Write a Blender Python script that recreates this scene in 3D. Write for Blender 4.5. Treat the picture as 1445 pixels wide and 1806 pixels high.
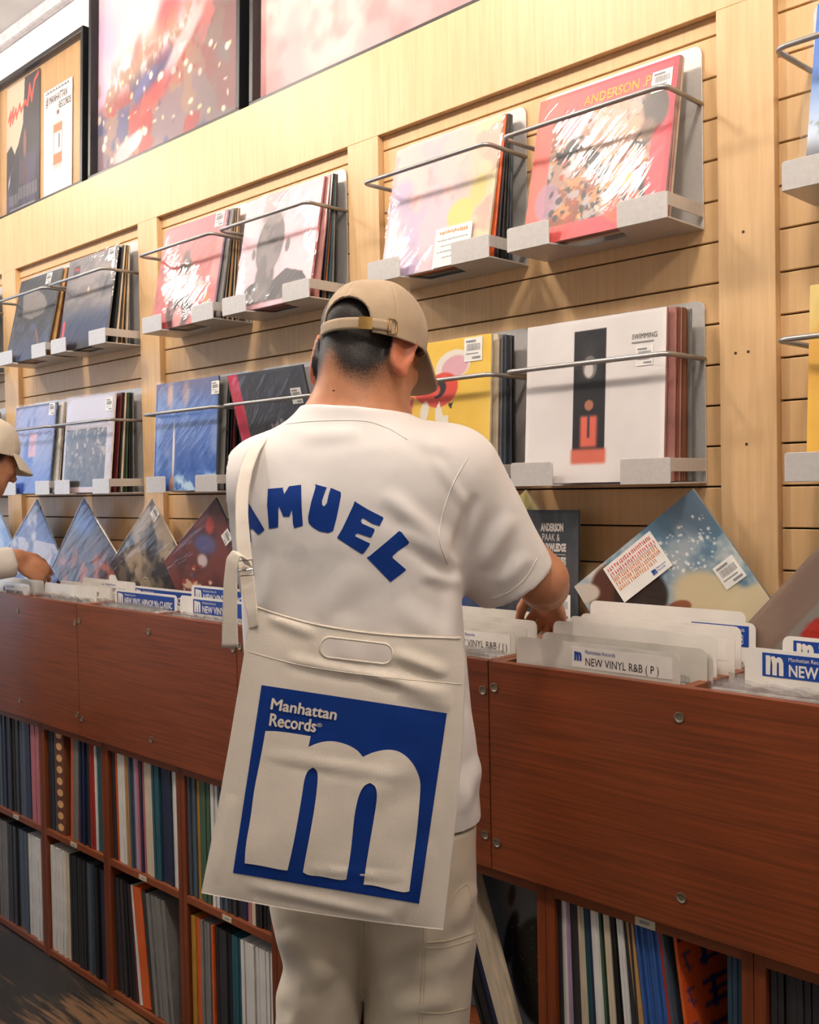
import bpy, bmesh, math, random
import numpy as np
from mathutils import Vector, Matrix
from mathutils.bvhtree import BVHTree

for _o in list(bpy.data.objects):
    bpy.data.objects.remove(_o)
S = bpy.context.scene
COL = S.collection
R = math.radians

# ------------------------------------------------------------------ camera
FPX, IW, IH = 1800.0, 1445.0, 1806.0
TH, PITCH, ROLL, CZ = R(44.5), R(1.4), R(1.06), 1.35
cf = np.array([-math.sin(TH) * math.cos(PITCH), math.cos(TH) * math.cos(PITCH), -math.sin(PITCH)])
_r0 = np.array([math.cos(TH), math.sin(TH), 0.0])
_u0 = np.cross(_r0, cf)
cr = _r0 * math.cos(ROLL) - _u0 * math.sin(ROLL)
cu = np.cross(cr, cf)
CAM = np.array([0.0, 0.0, CZ])
cd = bpy.data.cameras.new('camera')
cd.sensor_fit = 'VERTICAL'
cd.sensor_height = 24.0
cd.lens = FPX / IH * 24.0
cd.clip_start = 0.05
co = bpy.data.objects.new('camera', cd)
COL.objects.link(co)
co.matrix_world = Matrix(((cr[0], cu[0], -cf[0], 0), (cr[1], cu[1], -cf[1], 0), (cr[2], cu[2], -cf[2], CZ), (0, 0, 0, 1)))
S.camera = co

# ------------------------------------------------------------------ world, lights, exposure
wd = bpy.data.worlds.new('world')
S.world = wd
wd.use_nodes = True
wd.node_tree.nodes['Background'].inputs[0].default_value = (1.0, 0.93, 0.85, 1)
wd.node_tree.nodes['Background'].inputs[1].default_value = 0.30
S.view_settings.view_transform = 'Standard'
S.view_settings.look = 'None'
S.view_settings.gamma = 1.0
S.view_settings.use_curve_mapping = False
S.view_settings.exposure = 0.0
LAMP_GLOW, LAMP_COL, LAMP_R, LAMP_Z = 118.0, (1.0, 0.885, 0.775), 0.105, 3.0
LAMP_XY = [(0.85, 0.50), (-0.55, 0.52), (-1.95, 0.55), (-3.35, 0.52), (-4.75, 0.52)]
WINDOW_W, WINDOW_COL = 45.0, (0.62, 0.76, 1.0)
wl = bpy.data.lights.new('window_daylight', 'AREA')
wl.shape = 'RECTANGLE'
wl.size, wl.size_y = 2.6, 2.2
wl.energy = WINDOW_W
wl.color = WINDOW_COL
wo = bpy.data.objects.new('window_daylight', wl)
COL.objects.link(wo)
wo.location = (-7.4, -0.6, 1.75)
wo.rotation_euler = (0, R(-90), 0)


# ------------------------------------------------------------------ helpers
def ray(px, py):
    return cf + cr * (px - IW / 2) / FPX - cu * (py - IH / 2) / FPX


def lin(c):
    c = np.asarray(c, float)
    return np.where(c <= 0.04045, c / 12.92, ((c + 0.055) / 1.055) ** 2.4)


def rgba(c):
    l = lin(c)
    return (float(l[0]), float(l[1]), float(l[2]), 1.0)


MATS = {}


def nt(name):
    m = bpy.data.materials.new(name)
    m.use_nodes = True
    t = m.node_tree
    return m, t, t.nodes['Principled BSDF']


def link(t, a, b):
    t.links.new(a, b)


def node(t, kind, **kw):
    n = t.nodes.new(kind)
    for k, v in kw.items():
        if k.startswith('i_'):
            key = k[2:]
            key = int(key) if key.isdigit() else key.replace('_', ' ')
            n.inputs[key].default_value = v
        else:
            setattr(n, k, v)
    return n


def mat(name, col, rough=0.6, metal=0.0, coat=0.0, var=0.06, scale=40.0, bump=0.0, bscale=300.0, spec=0.5, sheen=0.0, stretch=None, trans=0.0):
    """Principled material with a little procedural colour variation and optional fine bump."""
    if name in MATS:
        return MATS[name]
    m, t, b = nt(name)
    b.inputs['Roughness'].default_value = rough
    b.inputs['Metallic'].default_value = metal
    b.inputs['Coat Weight'].default_value = coat
    b.inputs['Coat Roughness'].default_value = 0.12
    b.inputs['Specular IOR Level'].default_value = spec
    b.inputs['Sheen Weight'].default_value = sheen
    b.inputs['Transmission Weight'].default_value = trans
    tc = node(t, 'ShaderNodeTexCoord')
    mp = node(t, 'ShaderNodeMapping')
    if stretch:
        mp.inputs['Scale'].default_value = stretch
    link(t, tc.outputs['Object'], mp.inputs['Vector'])
    nz = node(t, 'ShaderNodeTexNoise', i_Scale=scale, i_Detail=4.0)
    link(t, mp.outputs[0], nz.inputs['Vector'])
    rp = node(t, 'ShaderNodeValToRGB')
    c = np.array(col)
    lo, hi = np.clip(c * (1 - var), 0, 1), np.clip(c * (1 + var), 0, 1)
    rp.color_ramp.elements[0].position = 0.3
    rp.color_ramp.elements[1].position = 0.7
    rp.color_ramp.elements[0].color = rgba(lo)
    rp.color_ramp.elements[1].color = rgba(hi)
    link(t, nz.outputs[0], rp.inputs[0])
    link(t, rp.outputs[0], b.inputs['Base Color'])
    if bump:
        n2 = node(t, 'ShaderNodeTexNoise', i_Scale=bscale, i_Detail=3.0)
        link(t, mp.outputs[0], n2.inputs['Vector'])
        bp = node(t, 'ShaderNodeBump', i_Strength=bump, i_Distance=0.002)
        link(t, n2.outputs[0], bp.inputs['Height'])
        link(t, bp.outputs[0], b.inputs['Normal'])
    MATS[name] = m
    return m


def wood(name, dark, light, grain=(2.0, 40.0, 40.0), rough=0.4, scale=3.0, coat=0.0, contrast=(0.3, 0.7), figure=0.0, bump=0.05):
    """Wood with the grain running along the axis of the smallest grain factor."""
    if name in MATS:
        return MATS[name]
    m, t, b = nt(name)
    b.inputs['Roughness'].default_value = rough
    b.inputs['Coat Weight'].default_value = coat
    tc = node(t, 'ShaderNodeTexCoord')
    mp = node(t, 'ShaderNodeMapping')
    mp.inputs['Scale'].default_value = grain
    link(t, tc.outputs['Object'], mp.inputs['Vector'])
    wn = node(t, 'ShaderNodeTexNoise', i_Scale=0.8, i_Detail=2.0)
    link(t, mp.outputs[0], wn.inputs['Vector'])
    mx = node(t, 'ShaderNodeMixRGB', blend_type='ADD')
    mx.inputs[0].default_value = figure
    link(t, mp.outputs[0], mx.inputs[1])
    link(t, wn.outputs['Color'], mx.inputs[2])
    nz = node(t, 'ShaderNodeTexNoise', i_Scale=scale, i_Detail=6.0, i_Roughness=0.6)
    link(t, mx.outputs[0], nz.inputs['Vector'])
    rp = node(t, 'ShaderNodeValToRGB')
    rp.color_ramp.elements[0].position = contrast[0]
    rp.color_ramp.elements[1].position = contrast[1]
    rp.color_ramp.elements[0].color = rgba(dark)
    rp.color_ramp.elements[1].color = rgba(light)
    link(t, nz.outputs[0], rp.inputs[0])
    link(t, rp.outputs[0], b.inputs['Base Color'])
    bp = node(t, 'ShaderNodeBump', i_Strength=bump, i_Distance=0.001)
    link(t, nz.outputs[0], bp.inputs['Height'])
    link(t, bp.outputs[0], b.inputs['Normal'])
    MATS[name] = m
    return m


def paint_mat(name, rough=0.35, coat=0.0, spec=0.5):
    """Flat print: the colour comes from the 'print' colour attribute of the mesh."""
    if name in MATS:
        return MATS[name]
    m, t, b = nt(name)
    a = node(t, 'ShaderNodeVertexColor', layer_name='print')
    link(t, a.outputs[0], b.inputs['Base Color'])
    b.inputs['Roughness'].default_value = rough
    b.inputs['Coat Weight'].default_value = coat
    b.inputs['Coat Roughness'].default_value = 0.1
    b.inputs['Specular IOR Level'].default_value = spec
    MATS[name] = m
    return m


def film_mat(name, wr=0.5, base=0.02, rough=0.08, scale=9.0, stretch=(1.0, 1.0, 5.0), rot=(0, R(-40), 0), haze=0.0):
    """Thin clear plastic film: transparent with wrinkled glossy reflection."""
    if name in MATS:
        return MATS[name]
    m = bpy.data.materials.new(name)
    m.use_nodes = True
    t = m.node_tree
    t.nodes.clear()
    out = node(t, 'ShaderNodeOutputMaterial')
    tr = node(t, 'ShaderNodeBsdfTransparent')
    gl = node(t, 'ShaderNodeBsdfGlossy', i_Roughness=rough)
    df = node(t, 'ShaderNodeBsdfDiffuse')
    df.inputs[0].default_value = (0.9, 0.9, 0.92, 1)
    tc = node(t, 'ShaderNodeTexCoord')
    mp = node(t, 'ShaderNodeMapping', vector_type='TEXTURE')
    mp.inputs['Scale'].default_value = tuple(1.0 / q for q in stretch)
    mp.inputs['Rotation'].default_value = rot
    link(t, tc.outputs['Object'], mp.inputs['Vector'])
    nz = node(t, 'ShaderNodeTexNoise', i_Scale=scale, i_Detail=3.0, i_Distortion=0.6)
    link(t, mp.outputs[0], nz.inputs['Vector'])
    bp = node(t, 'ShaderNodeBump', i_Strength=wr, i_Distance=0.01)
    link(t, nz.outputs[0], bp.inputs['Height'])
    link(t, bp.outputs[0], gl.inputs['Normal'])
    lw = node(t, 'ShaderNodeLayerWeight', i_Blend=0.5)
    link(t, bp.outputs[0], lw.inputs['Normal'])
    pw = node(t, 'ShaderNodeMath', operation='POWER')
    pw.inputs[1].default_value = 4.0
    link(t, lw.outputs['Facing'], pw.inputs[0])
    ad = node(t, 'ShaderNodeMath', operation='MULTIPLY_ADD', use_clamp=True)
    ad.inputs[1].default_value = 0.8
    ad.inputs[2].default_value = base + 0.02
    link(t, pw.outputs[0], ad.inputs[0])
    m0 = node(t, 'ShaderNodeMixShader')
    m0.inputs[0].default_value = haze
    link(t, tr.outputs[0], m0.inputs[1])
    link(t, df.outputs[0], m0.inputs[2])
    mx = node(t, 'ShaderNodeMixShader')
    link(t, ad.outputs[0], mx.inputs[0])
    link(t, m0.outputs[0], mx.inputs[1])
    link(t, gl.outputs[0], mx.inputs[2])
    link(t, mx.outputs[0], out.inputs[0])
    MATS[name] = m
    return m


def mesh(name, V, Fc, m=None, smooth=False):
    me = bpy.data.meshes.new(name)
    me.from_pydata([tuple(map(float, v)) for v in V], [], [tuple(int(i) for i in f) for f in Fc])
    if m is not None:
        me.materials.append(m)
    if smooth:
        me.polygons.foreach_set('use_smooth', [True] * len(me.polygons))
    me.update()
    return me


def place(name, me, parent=None, loc=(0, 0, 0), rot=(0, 0, 0)):
    o = bpy.data.objects.new(name, me)
    COL.objects.link(o)
    o.location = loc
    o.rotation_euler = rot
    if parent is not None:
        o.parent = parent
    return o


def tag(o, label=None, cat=None, group=None, kind=None):
    if label:
        o['label'] = label
    if cat:
        o['category'] = cat
    if group:
        o['group'] = group
    if kind:
        o['kind'] = kind
    return o


def thing(name, label, cat, loc=(0, 0, 0), rot=(0, 0, 0), group=None):
    return tag(place(name, None, None, loc, rot), label, cat, group)


class MB:
    """Collects simple solids into one mesh."""

    def __init__(self):
        self.v, self.f = [], []

    def add(self, V, Fc):
        n = len(self.v)
        self.v += [tuple(p) for p in V]
        self.f += [tuple(i + n for i in f) for f in Fc]
        return self

    def box(self, x0, x1, y0, y1, z0, z1):
        V = [(x0, y0, z0), (x1, y0, z0), (x1, y1, z0), (x0, y1, z0), (x0, y0, z1), (x1, y0, z1), (x1, y1, z1), (x0, y1, z1)]
        return self.add(V, [(0, 3, 2, 1), (4, 5, 6, 7), (0, 1, 5, 4), (1, 2, 6, 5), (2, 3, 7, 6), (3, 0, 4, 7)])

    def prism(self, pts, y0, y1):
        """Outline in x, z extruded along y."""
        n = len(pts)
        V = [(x, y0, z) for x, z in pts] + [(x, y1, z) for x, z in pts]
        Fc = [tuple(range(n)), tuple(range(2 * n - 1, n - 1, -1))]
        Fc += [(i + n, (i + 1) % n + n, (i + 1) % n, i) for i in range(n)]
        return self.add(V, Fc)

    def tube(self, path, r, seg=8, closed=False):
        P = [Vector(p) for p in path]
        n = len(P)
        base = len(self.v)
        up = None
        for i in range(n):
            a = P[i - 1] if (i > 0 or closed) else P[i]
            b = P[(i + 1) % n] if (i < n - 1 or closed) else P[i]
            t = (b - a).normalized()
            if up is None:
                up = t.orthogonal().normalized()
            up = (up - t * up.dot(t)).normalized()
            s = t.cross(up)
            rr = r[i] if isinstance(r, (list, tuple)) else r
            for k in range(seg):
                q = 2 * math.pi * k / seg
                self.v.append(tuple(P[i] + (up * math.cos(q) + s * math.sin(q)) * rr))
        m_ = n if closed else n - 1
        for i in range(m_):
            for k in range(seg):
                a0, a1 = base + i * seg + k, base + i * seg + (k + 1) % seg
                b0, b1 = base + ((i + 1) % n) * seg + k, base + ((i + 1) % n) * seg + (k + 1) % seg
                self.f.append((a0, a1, b1, b0))
        if not closed:
            self.f.append(tuple(base + k for k in range(seg))[::-1])
            self.f.append(tuple(base + (n - 1) * seg + k for k in range(seg)))
        return self

    def mesh(self, name, m, bevel=0.0, smooth=False, seg=2):
        me = mesh(name, self.v, self.f, m, smooth)
        if bevel:
            bm = bmesh.new()
            bm.from_mesh(me)
            es = [e for e in bm.edges if len(e.link_faces) == 2 and e.calc_face_angle(0) > 0.6]
            bmesh.ops.bevel(bm, geom=es, offset=bevel, segments=seg, profile=0.6, affect='EDGES', clamp_overlap=True)
            bm.to_mesh(me)
            bm.free()
            me.update()
        return me

    def build(self, name, m, parent=None, loc=(0, 0, 0), rot=(0, 0, 0), bevel=0.0, smooth=False, seg=2):
        return place(name, self.mesh(name, m, bevel, smooth, seg), parent, loc, rot)


def rrect(w, h, r, seg=4, x0=None, z0=0.0, corners=(1, 1, 1, 1)):
    """Rounded rectangle outline (x, z); corners bl, br, tr, tl."""
    x0 = -w / 2 if x0 is None else x0
    C = [(x0, z0, 180), (x0 + w, z0, 270), (x0 + w, z0 + h, 0), (x0, z0 + h, 90)]
    pts = []
    for i, (x, z, a) in enumerate(C):
        if not corners[i]:
            pts.append((x, z))
            continue
        cx = x + (r if i in (0, 3) else -r)
        cz = z + (r if i in (0, 1) else -r)
        for k in range(seg + 1):
            q = R(a + 90 * k / seg)
            pts.append((cx + r * math.cos(q), cz + r * math.sin(q)))
    return pts


def text_mesh(s, size, m, width=None, bold=0.0, align='LEFT', shear=0.0, xs=1.0):
    """Lettering in the x-z plane facing -y, origin at its baseline."""
    cu_ = bpy.data.curves.new('lettering', 'FONT')
    cu_.body = s
    cu_.size = size
    cu_.offset = 0.0 if ('M' in s or '&' in s) else bold
    cu_.align_x = align
    cu_.shear = shear
    cu_.resolution_u = 3
    o = bpy.data.objects.new('lettering_tmp', cu_)
    COL.objects.link(o)
    dg = bpy.context.evaluated_depsgraph_get()
    me = bpy.data.meshes.new_from_object(o.evaluated_get(dg))
    bpy.data.objects.remove(o)
    n = len(me.vertices)
    a = np.zeros(n * 3)
    me.vertices.foreach_get('co', a)
    a = a.reshape(-1, 3)
    if width and n:
        w = a[:, 0].max() - a[:, 0].min()
        xs = width / w
    b = np.zeros_like(a)
    b[:, 0] = a[:, 0] * xs
    b[:, 2] = a[:, 1]
    me.vertices.foreach_set('co', b.ravel())
    me.materials.clear()
    me.materials.append(m)
    me.update()
    return me


_rs = {}


def vnoise(U, V, sx, sy, seed):
    key = (seed,)
    if key not in _rs:
        _rs[key] = np.random.RandomState(seed).rand(64, 64)
    T = _rs[key]
    x, y = U * sx + seed * 0.37, V * sy + seed * 0.71
    xi, yi = np.floor(x).astype(int), np.floor(y).astype(int)
    fx, fy = x - xi, y - yi
    fx, fy = fx * fx * (3 - 2 * fx), fy * fy * (3 - 2 * fy)
    a, b = T[xi % 64, yi % 64], T[(xi + 1) % 64, yi % 64]
    c, d = T[xi % 64, (yi + 1) % 64], T[(xi + 1) % 64, (yi + 1) % 64]
    return (a * (1 - fx) + b * fx) * (1 - fy) + (c * (1 - fx) + d * fx) * fy


def fbm(U, V, s, seed, o=4, ay=1.0):
    r_, a, tot = 0, 1.0, 0
    for k in range(o):
        r_ = r_ + a * vnoise(U, V, s * 2 ** k, s * ay * 2 ** k, seed + 13 * k)
        tot += a
        a *= 0.55
    return r_ / tot


def sm(x, a, b):
    t = np.clip((x - a) / (b - a + 1e-9), 0, 1)
    return t * t * (3 - 2 * t)


class Art:
    """Painted print on a unit square; u to the right, v up."""

    def __init__(self, col, n=90):
        self.n = n
        self.U, self.V = np.meshgrid(np.linspace(0, 1, n + 1), np.linspace(0, 1, n + 1), indexing='ij')
        self.c = np.ones((n + 1, n + 1, 3)) * np.array(col)

    def mix(self, mk, col):
        mk = np.clip(mk, 0, 1)[..., None]
        self.c = self.c * (1 - mk) + mk * np.array(col)
        return self

    def ell(self, cx, cy, rx, ry, col, rot=0, soft=0.04, a=1.0):
        q = R(rot)
        x, y = self.U - cx, self.V - cy
        x, y = x * math.cos(q) + y * math.sin(q), -x * math.sin(q) + y * math.cos(q)
        d = np.sqrt((x / rx) ** 2 + (y / ry) ** 2)
        return self.mix(a * (1 - sm(d, 1 - soft / min(rx, ry), 1)), col)

    def rect(self, x0, x1, y0, y1, col, soft=0.008, a=1.0, rot=0):
        cx, cy = (x0 + x1) / 2, (y0 + y1) / 2
        q = R(rot)
        x, y = self.U - cx, self.V - cy
        x, y = x * math.cos(q) + y * math.sin(q), -x * math.sin(q) + y * math.cos(q)
        m_ = (1 - sm(np.abs(x), (x1 - x0) / 2 - soft, (x1 - x0) / 2)) * (1 - sm(np.abs(y), (y1 - y0) / 2 - soft, (y1 - y0) / 2))
        return self.mix(a * m_, col)

    def grad(self, v0, v1, col, a=1.0):
        return self.mix(a * sm(self.V, v0, v1), col)

    def gradu(self, v0, v1, col, a=1.0):
        return self.mix(a * sm(self.U, v0, v1), col)

    def cloud(self, s, seed, col, t0=0.45, t1=0.65, a=1.0, ay=1.0, mask=None):
        m_ = a * sm(fbm(self.U, self.V, s, seed, ay=ay), t0, t1)
        return self.mix(m_ if mask is None else m_ * mask, col)

    def poly(self, pts, col, a=1.0):
        P = np.array(pts)
        ins = np.zeros(self.U.shape, bool)
        j = len(P) - 1
        for i in range(len(P)):
            (xi, yi), (xj, yj) = P[i], P[j]
            cnd = ((yi > self.V) != (yj > self.V)) & (self.U < (xj - xi) * (self.V - yi) / (yj - yi + 1e-12) + xi)
            ins ^= cnd
            j = i
        return self.mix(a * ins.astype(float), col)

    def specks(self, n, seed, cols, box, r=(0.005, 0.02), a=1.0):
        g = np.random.RandomState(seed)
        for k in range(n):
            self.ell(g.uniform(box[0], box[1]), g.uniform(box[2], box[3]), g.uniform(*r), g.uniform(*r), cols[g.randint(len(cols))], g.uniform(0, 180), 0.004, a)
        return self

    def build(self, name, w, h, m):
        n = self.n
        V = np.stack([(self.U - 0.5) * w, self.U * 0, self.V * h], -1).reshape(-1, 3)
        i, j = np.meshgrid(np.arange(n), np.arange(n), indexing='ij')
        a = i * (n + 1) + j
        Fc = np.stack([a, a + n + 1, a + n + 2, a + 1], -1).reshape(-1, 4)
        me = bpy.data.meshes.new(name)
        me.vertices.add(len(V))
        me.vertices.foreach_set('co', V.ravel())
        me.loops.add(len(Fc) * 4)
        me.loops.foreach_set('vertex_index', Fc.ravel().astype(np.int32))
        me.polygons.add(len(Fc))
        me.polygons.foreach_set('loop_start', np.arange(0, len(Fc) * 4, 4, dtype=np.int32))
        me.update()
        at_ = me.color_attributes.new('print', 'FLOAT_COLOR', 'POINT')
        c4 = np.ones((len(V), 4), np.float32)
        c4[:, :3] = lin(np.clip(self.c, 0, 1)).reshape(-1, 3)
        at_.data.foreach_set('color', c4.ravel())
        me.materials.append(m)
        me.validate()
        return me

# ------------------------------------------------------------------ setting
FLOOR_Z, CEIL_Z = -0.035, 3.24
FRONT_Y, FACE_Y, SLAT_Y, WALL_Y = 1.37, 1.715, 1.732, 1.90
maple_v = wood('maple_upright', (0.84, 0.69, 0.50), (0.92, 0.775, 0.59), (45, 45, 2.2), 0.42, 2.0, contrast=(0.25, 0.75))
maple_h = wood('maple_slat', (0.83, 0.67, 0.47), (0.90, 0.75, 0.55), (45, 45, 2.6), 0.45, 2.0, contrast=(0.25, 0.75))
groove = mat('groove_black', (0.09, 0.07, 0.05), 0.8)
plaster = mat('white_plaster', (0.93, 0.92, 0.91), 0.9, var=0.015, scale=3, bump=0.05, bscale=90)
ceil_m = mat('ceiling_board', (0.90, 0.89, 0.88), 0.95, var=0.03, scale=5, bump=0.3, bscale=120)
screw_m = mat('screw_steel', (0.62, 0.58, 0.5), 0.35, metal=0.9)
hole_m = mat('nail_hole', (0.3, 0.2, 0.12), 0.9)


def floor_mat():
    m, t, b = nt('worn_black_floor')
    tc = node(t, 'ShaderNodeTexCoord')
    mp = node(t, 'ShaderNodeMapping')
    mp.inputs['Scale'].default_value = (2.2, 26.0, 1.0)
    mp.inputs['Rotation'].default_value = (0, 0, R(8))
    link(t, tc.outputs['Object'], mp.inputs['Vector'])
    n1 = node(t, 'ShaderNodeTexNoise', i_Scale=2.2, i_Detail=6.0, i_Roughness=0.62)
    link(t, mp.outputs[0], n1.inputs['Vector'])
    n2 = node(t, 'ShaderNodeTexNoise', i_Scale=1.7, i_Detail=3.0)
    link(t, tc.outputs['Object'], n2.inputs['Vector'])
    mu = node(t, 'ShaderNodeMath', operation='MULTIPLY')
    link(t, n1.outputs[0], mu.inputs[0])
    link(t, n2.outputs[0], mu.inputs[1])
    rp = node(t, 'ShaderNodeValToRGB')
    e = rp.color_ramp.elements
    e[0].position, e[0].color = 0.235, rgba((0.115, 0.105, 0.10))
    e[1].position, e[1].color = 0.34, rgba((0.46, 0.34, 0.23))
    x = e.new(0.265)
    x.color = rgba((0.17, 0.14, 0.115))
    link(t, mu.outputs[0], rp.inputs[0])
    link(t, rp.outputs[0], b.inputs['Base Color'])
    b.inputs['Roughness'].default_value = 0.5
    bp = node(t, 'ShaderNodeBump', i_Strength=0.3, i_Distance=0.002)
    link(t, n1.outputs[0], bp.inputs['Height'])
    link(t, bp.outputs[0], b.inputs['Normal'])
    return m


fl = MB().box(-7.2, 2.5, -3.5, 1.95, FLOOR_Z - 0.05, FLOOR_Z).build('floor', floor_mat())
tag(fl, 'dark painted wooden floor worn through to bare boards', kind='structure')
ce = MB().box(-7.2, 2.5, -3.5, 1.95, CEIL_Z, CEIL_Z + 0.05).build('ceiling', ceil_m)
tag(ce, 'pale ceiling boards above the record wall', kind='structure')
wb = MB().box(-7.2, 2.5, WALL_Y, WALL_Y + 0.05, FLOOR_Z, CEIL_Z).build('wall_back', plaster)
tag(wb, 'white plaster wall above the wooden display wall', kind='structure')
tr = MB().box(-7.2, 2.5, WALL_Y - 0.035, WALL_Y, CEIL_Z - 0.05, CEIL_Z).build('trim_1', mat('trim_paint', (0.86, 0.84, 0.85), 0.6), bevel=0.01)
tag(tr, 'white moulding where wall meets ceiling', kind='structure')
# left wall with the daylight window
wlft = MB().box(-7.25, -7.2, -3.5, -2.0, FLOOR_Z, CEIL_Z).box(-7.25, -7.2, 0.8, 1.95, FLOOR_Z, CEIL_Z).box(-7.25, -7.2, -2.0, 0.8, FLOOR_Z, 0.6).box(-7.25, -7.2, -2.0, 0.8, 2.9, CEIL_Z).build('wall_left', plaster)
tag(wlft, 'white end wall with the shop window', kind='structure')

# wooden display wall: frame of uprights and rail, grooved slats in the bays
dw = place('wall_panel', None)
tag(dw, 'maple display wall of horizontal slats between wide uprights', kind='structure')
PX = [(-3.846, -3.730), (-2.861, -2.750), (-1.877, -1.769), (-0.893, -0.787), (0.091, 0.197)]
PX = [(-4.83, -4.715)] + PX
for a, b in PX:
    MB().box(a, b, FACE_Y, WALL_Y - 0.04, 0.60, 2.192).build('upright', maple_v, dw, bevel=0.0015)
MB().box(-5.6, 1.6, FACE_Y, WALL_Y - 0.075, 2.192, 2.40).build('top_rail', wood('maple_rail', (0.84, 0.69, 0.50), (0.92, 0.775, 0.59), (45, 45, 2.2), 0.42, 2.0, contrast=(0.25, 0.75)), dw, bevel=0.0015)
MB().box(-5.6, 1.6, SLAT_Y + 0.012, SLAT_Y + 0.02, 0.60, 2.30).build('groove_backing', groove, dw)
bays = [(-4.715, -3.846), (-3.730, -2.861), (-2.750, -1.877), (-1.769, -0.893), (-0.787, 0.091)]
slat_cache = {}
for bi, (a, b) in enumerate(bays):
    for k in range(-7, 13):
        z0 = 1.3457 + 0.0743 * (k - 1) - (0.004 if True else 0)
        z1 = z0 + 0.0743 - 0.0032
        z0, z1 = max(z0, 0.62), min(z1, 2.192)
        if z1 - z0 < 0.01:
            continue
        key = (round(b - a, 3), round(z1 - z0, 4))
        if key not in slat_cache:
            slat_cache[key] = MB().box(0, b - a, 0, 0.012, 0, z1 - z0).mesh('slat', maple_h, 0.0012, seg=1)
        place('slat', slat_cache[key], dw, (a, SLAT_Y, z0))
nh = MB().prism([(0.0028 * math.cos(q * math.pi / 4), 0.0028 * math.sin(q * math.pi / 4)) for q in range(8)], -0.0004, 0.001).mesh('nail_hole', hole_m)
for x, z in ((-0.845, 1.79), (-0.862, 1.578), (-0.838, 1.578), (-0.843, 1.415)):
    place('nail_hole', nh, dw, (x, FACE_Y, z))

# ceiling lamps
lamp_shell = mat('lamp_white', (0.9, 0.9, 0.88), 0.4)
glow, _t, _b = nt('lamp_glow')
_b.inputs['Emission Color'].default_value = (*LAMP_COL, 1)
_b.inputs['Emission Strength'].default_value = LAMP_GLOW
nu, nv = 24, 13
gv = [(LAMP_R * math.cos(2 * math.pi * i / nu) * math.sin(math.pi * j / (nv - 1)), LAMP_R * math.sin(2 * math.pi * i / nu) * math.sin(math.pi * j / (nv - 1)), -LAMP_R * math.cos(math.pi * j / (nv - 1))) for i in range(nu) for j in range(nv)]
gf = [(i * nv + j, ((i + 1) % nu) * nv + j, ((i + 1) % nu) * nv + j + 1, i * nv + j + 1) for i in range(nu) for j in range(nv - 1)]
globe_me = mesh('globe', gv, gf, glow, True)
stem_me = MB().tube([(0, 0, LAMP_R * 0.97), (0, 0, CEIL_Z - LAMP_Z)], 0.008, 8).mesh('stem', lamp_shell, smooth=True)
rose_me = MB().tube([(0, 0, CEIL_Z - LAMP_Z - 0.03), (0, 0, CEIL_Z - LAMP_Z)], 0.05, 20).mesh('ceiling_rose', lamp_shell)
for i, (x, y) in enumerate(LAMP_XY):
    L = thing('globe_lamp', ['globe ceiling lamp above the right end of the shop', 'globe ceiling lamp nearest the camera', 'globe ceiling lamp above the man in the cap', 'globe ceiling lamp above the left record racks', 'globe ceiling lamp above the far left bins'][i], 'lamp', (x, y, LAMP_Z), group='globe ceiling lamps')
    place('globe', globe_me, L)
    place('stem', stem_me, L)
    place('ceiling_rose', rose_me, L)

# ------------------------------------------------------------------ records and wall racks
LPS = 0.314
print_m = paint_mat('cover_print', 0.45)
film = film_mat('plastic_film', 0.30, 0.005, 0.06)
film_crinkled = film_mat('plastic_film_crinkled', 0.40, 0.025, 0.055, 5.0, (1.0, 1.0, 7.0), (0, R(-46), 0), 0.02)
film_soft = film_mat('plastic_film_soft', 0.2, 0.01, 0.06, 5.0)
film_blue = film_mat('plastic_film_loose', 0.6, 0.0, 0.14, 6.0, (4.0, 1.0, 1.0), (0, R(15), 0), 0.0)
paper = mat('paper_white', (0.93, 0.92, 0.90), 0.7, var=0.02)
ink = mat('ink_black', (0.10, 0.10, 0.11), 0.7)
ink_grey = mat('ink_grey', (0.56, 0.56, 0.57), 0.7)
ink_red = mat('ink_red', (0.86, 0.22, 0.20), 0.7)
ink_orange = mat('ink_orange', (0.90, 0.50, 0.18), 0.7)
ink_yellow = mat('ink_gold', (0.93, 0.66, 0.25), 0.6)
ink_pale = mat('ink_pale', (0.80, 0.78, 0.76), 0.6)
ink_blue = mat('ink_blue', (0.05, 0.22, 0.55), 0.6, var=0.05)
steel = mat('painted_steel', (0.80, 0.785, 0.77), 0.42, metal=0.35, var=0.02, scale=120, bump=0.05, bscale=600)
wire_m = mat('rack_wire', (0.66, 0.65, 0.64), 0.35, metal=0.7, var=0.03)

JC = {'black': (0.07, 0.07, 0.08), 'charcoal': (0.17, 0.17, 0.18), 'navy': (0.10, 0.14, 0.25), 'slate': (0.28, 0.33, 0.38), 'grey': (0.48, 0.47, 0.46),
      'white': (0.88, 0.87, 0.85), 'cream': (0.82, 0.76, 0.66), 'red': (0.62, 0.17, 0.13), 'orange': (0.83, 0.36, 0.12), 'brown': (0.42, 0.24, 0.15),
      'pink': (0.72, 0.42, 0.45), 'blue': (0.20, 0.36, 0.62), 'teal': (0.14, 0.33, 0.37), 'green': (0.25, 0.36, 0.27), 'tan': (0.72, 0.55, 0.34),
      'yellow': (0.88, 0.72, 0.24), 'lilac': (0.68, 0.58, 0.68), 'maroon': (0.36, 0.12, 0.13), 'mustard': (0.70, 0.52, 0.20), 'dusty rose': (0.66, 0.46, 0.43), 'rust': (0.48, 0.27, 0.19), 'petrol': (0.15, 0.25, 0.32)}


def jm(c):
    return mat('jacket_' + c, JC[c], 0.45, coat=0.3, var=0.12, scale=14)


_jk = {}


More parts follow.
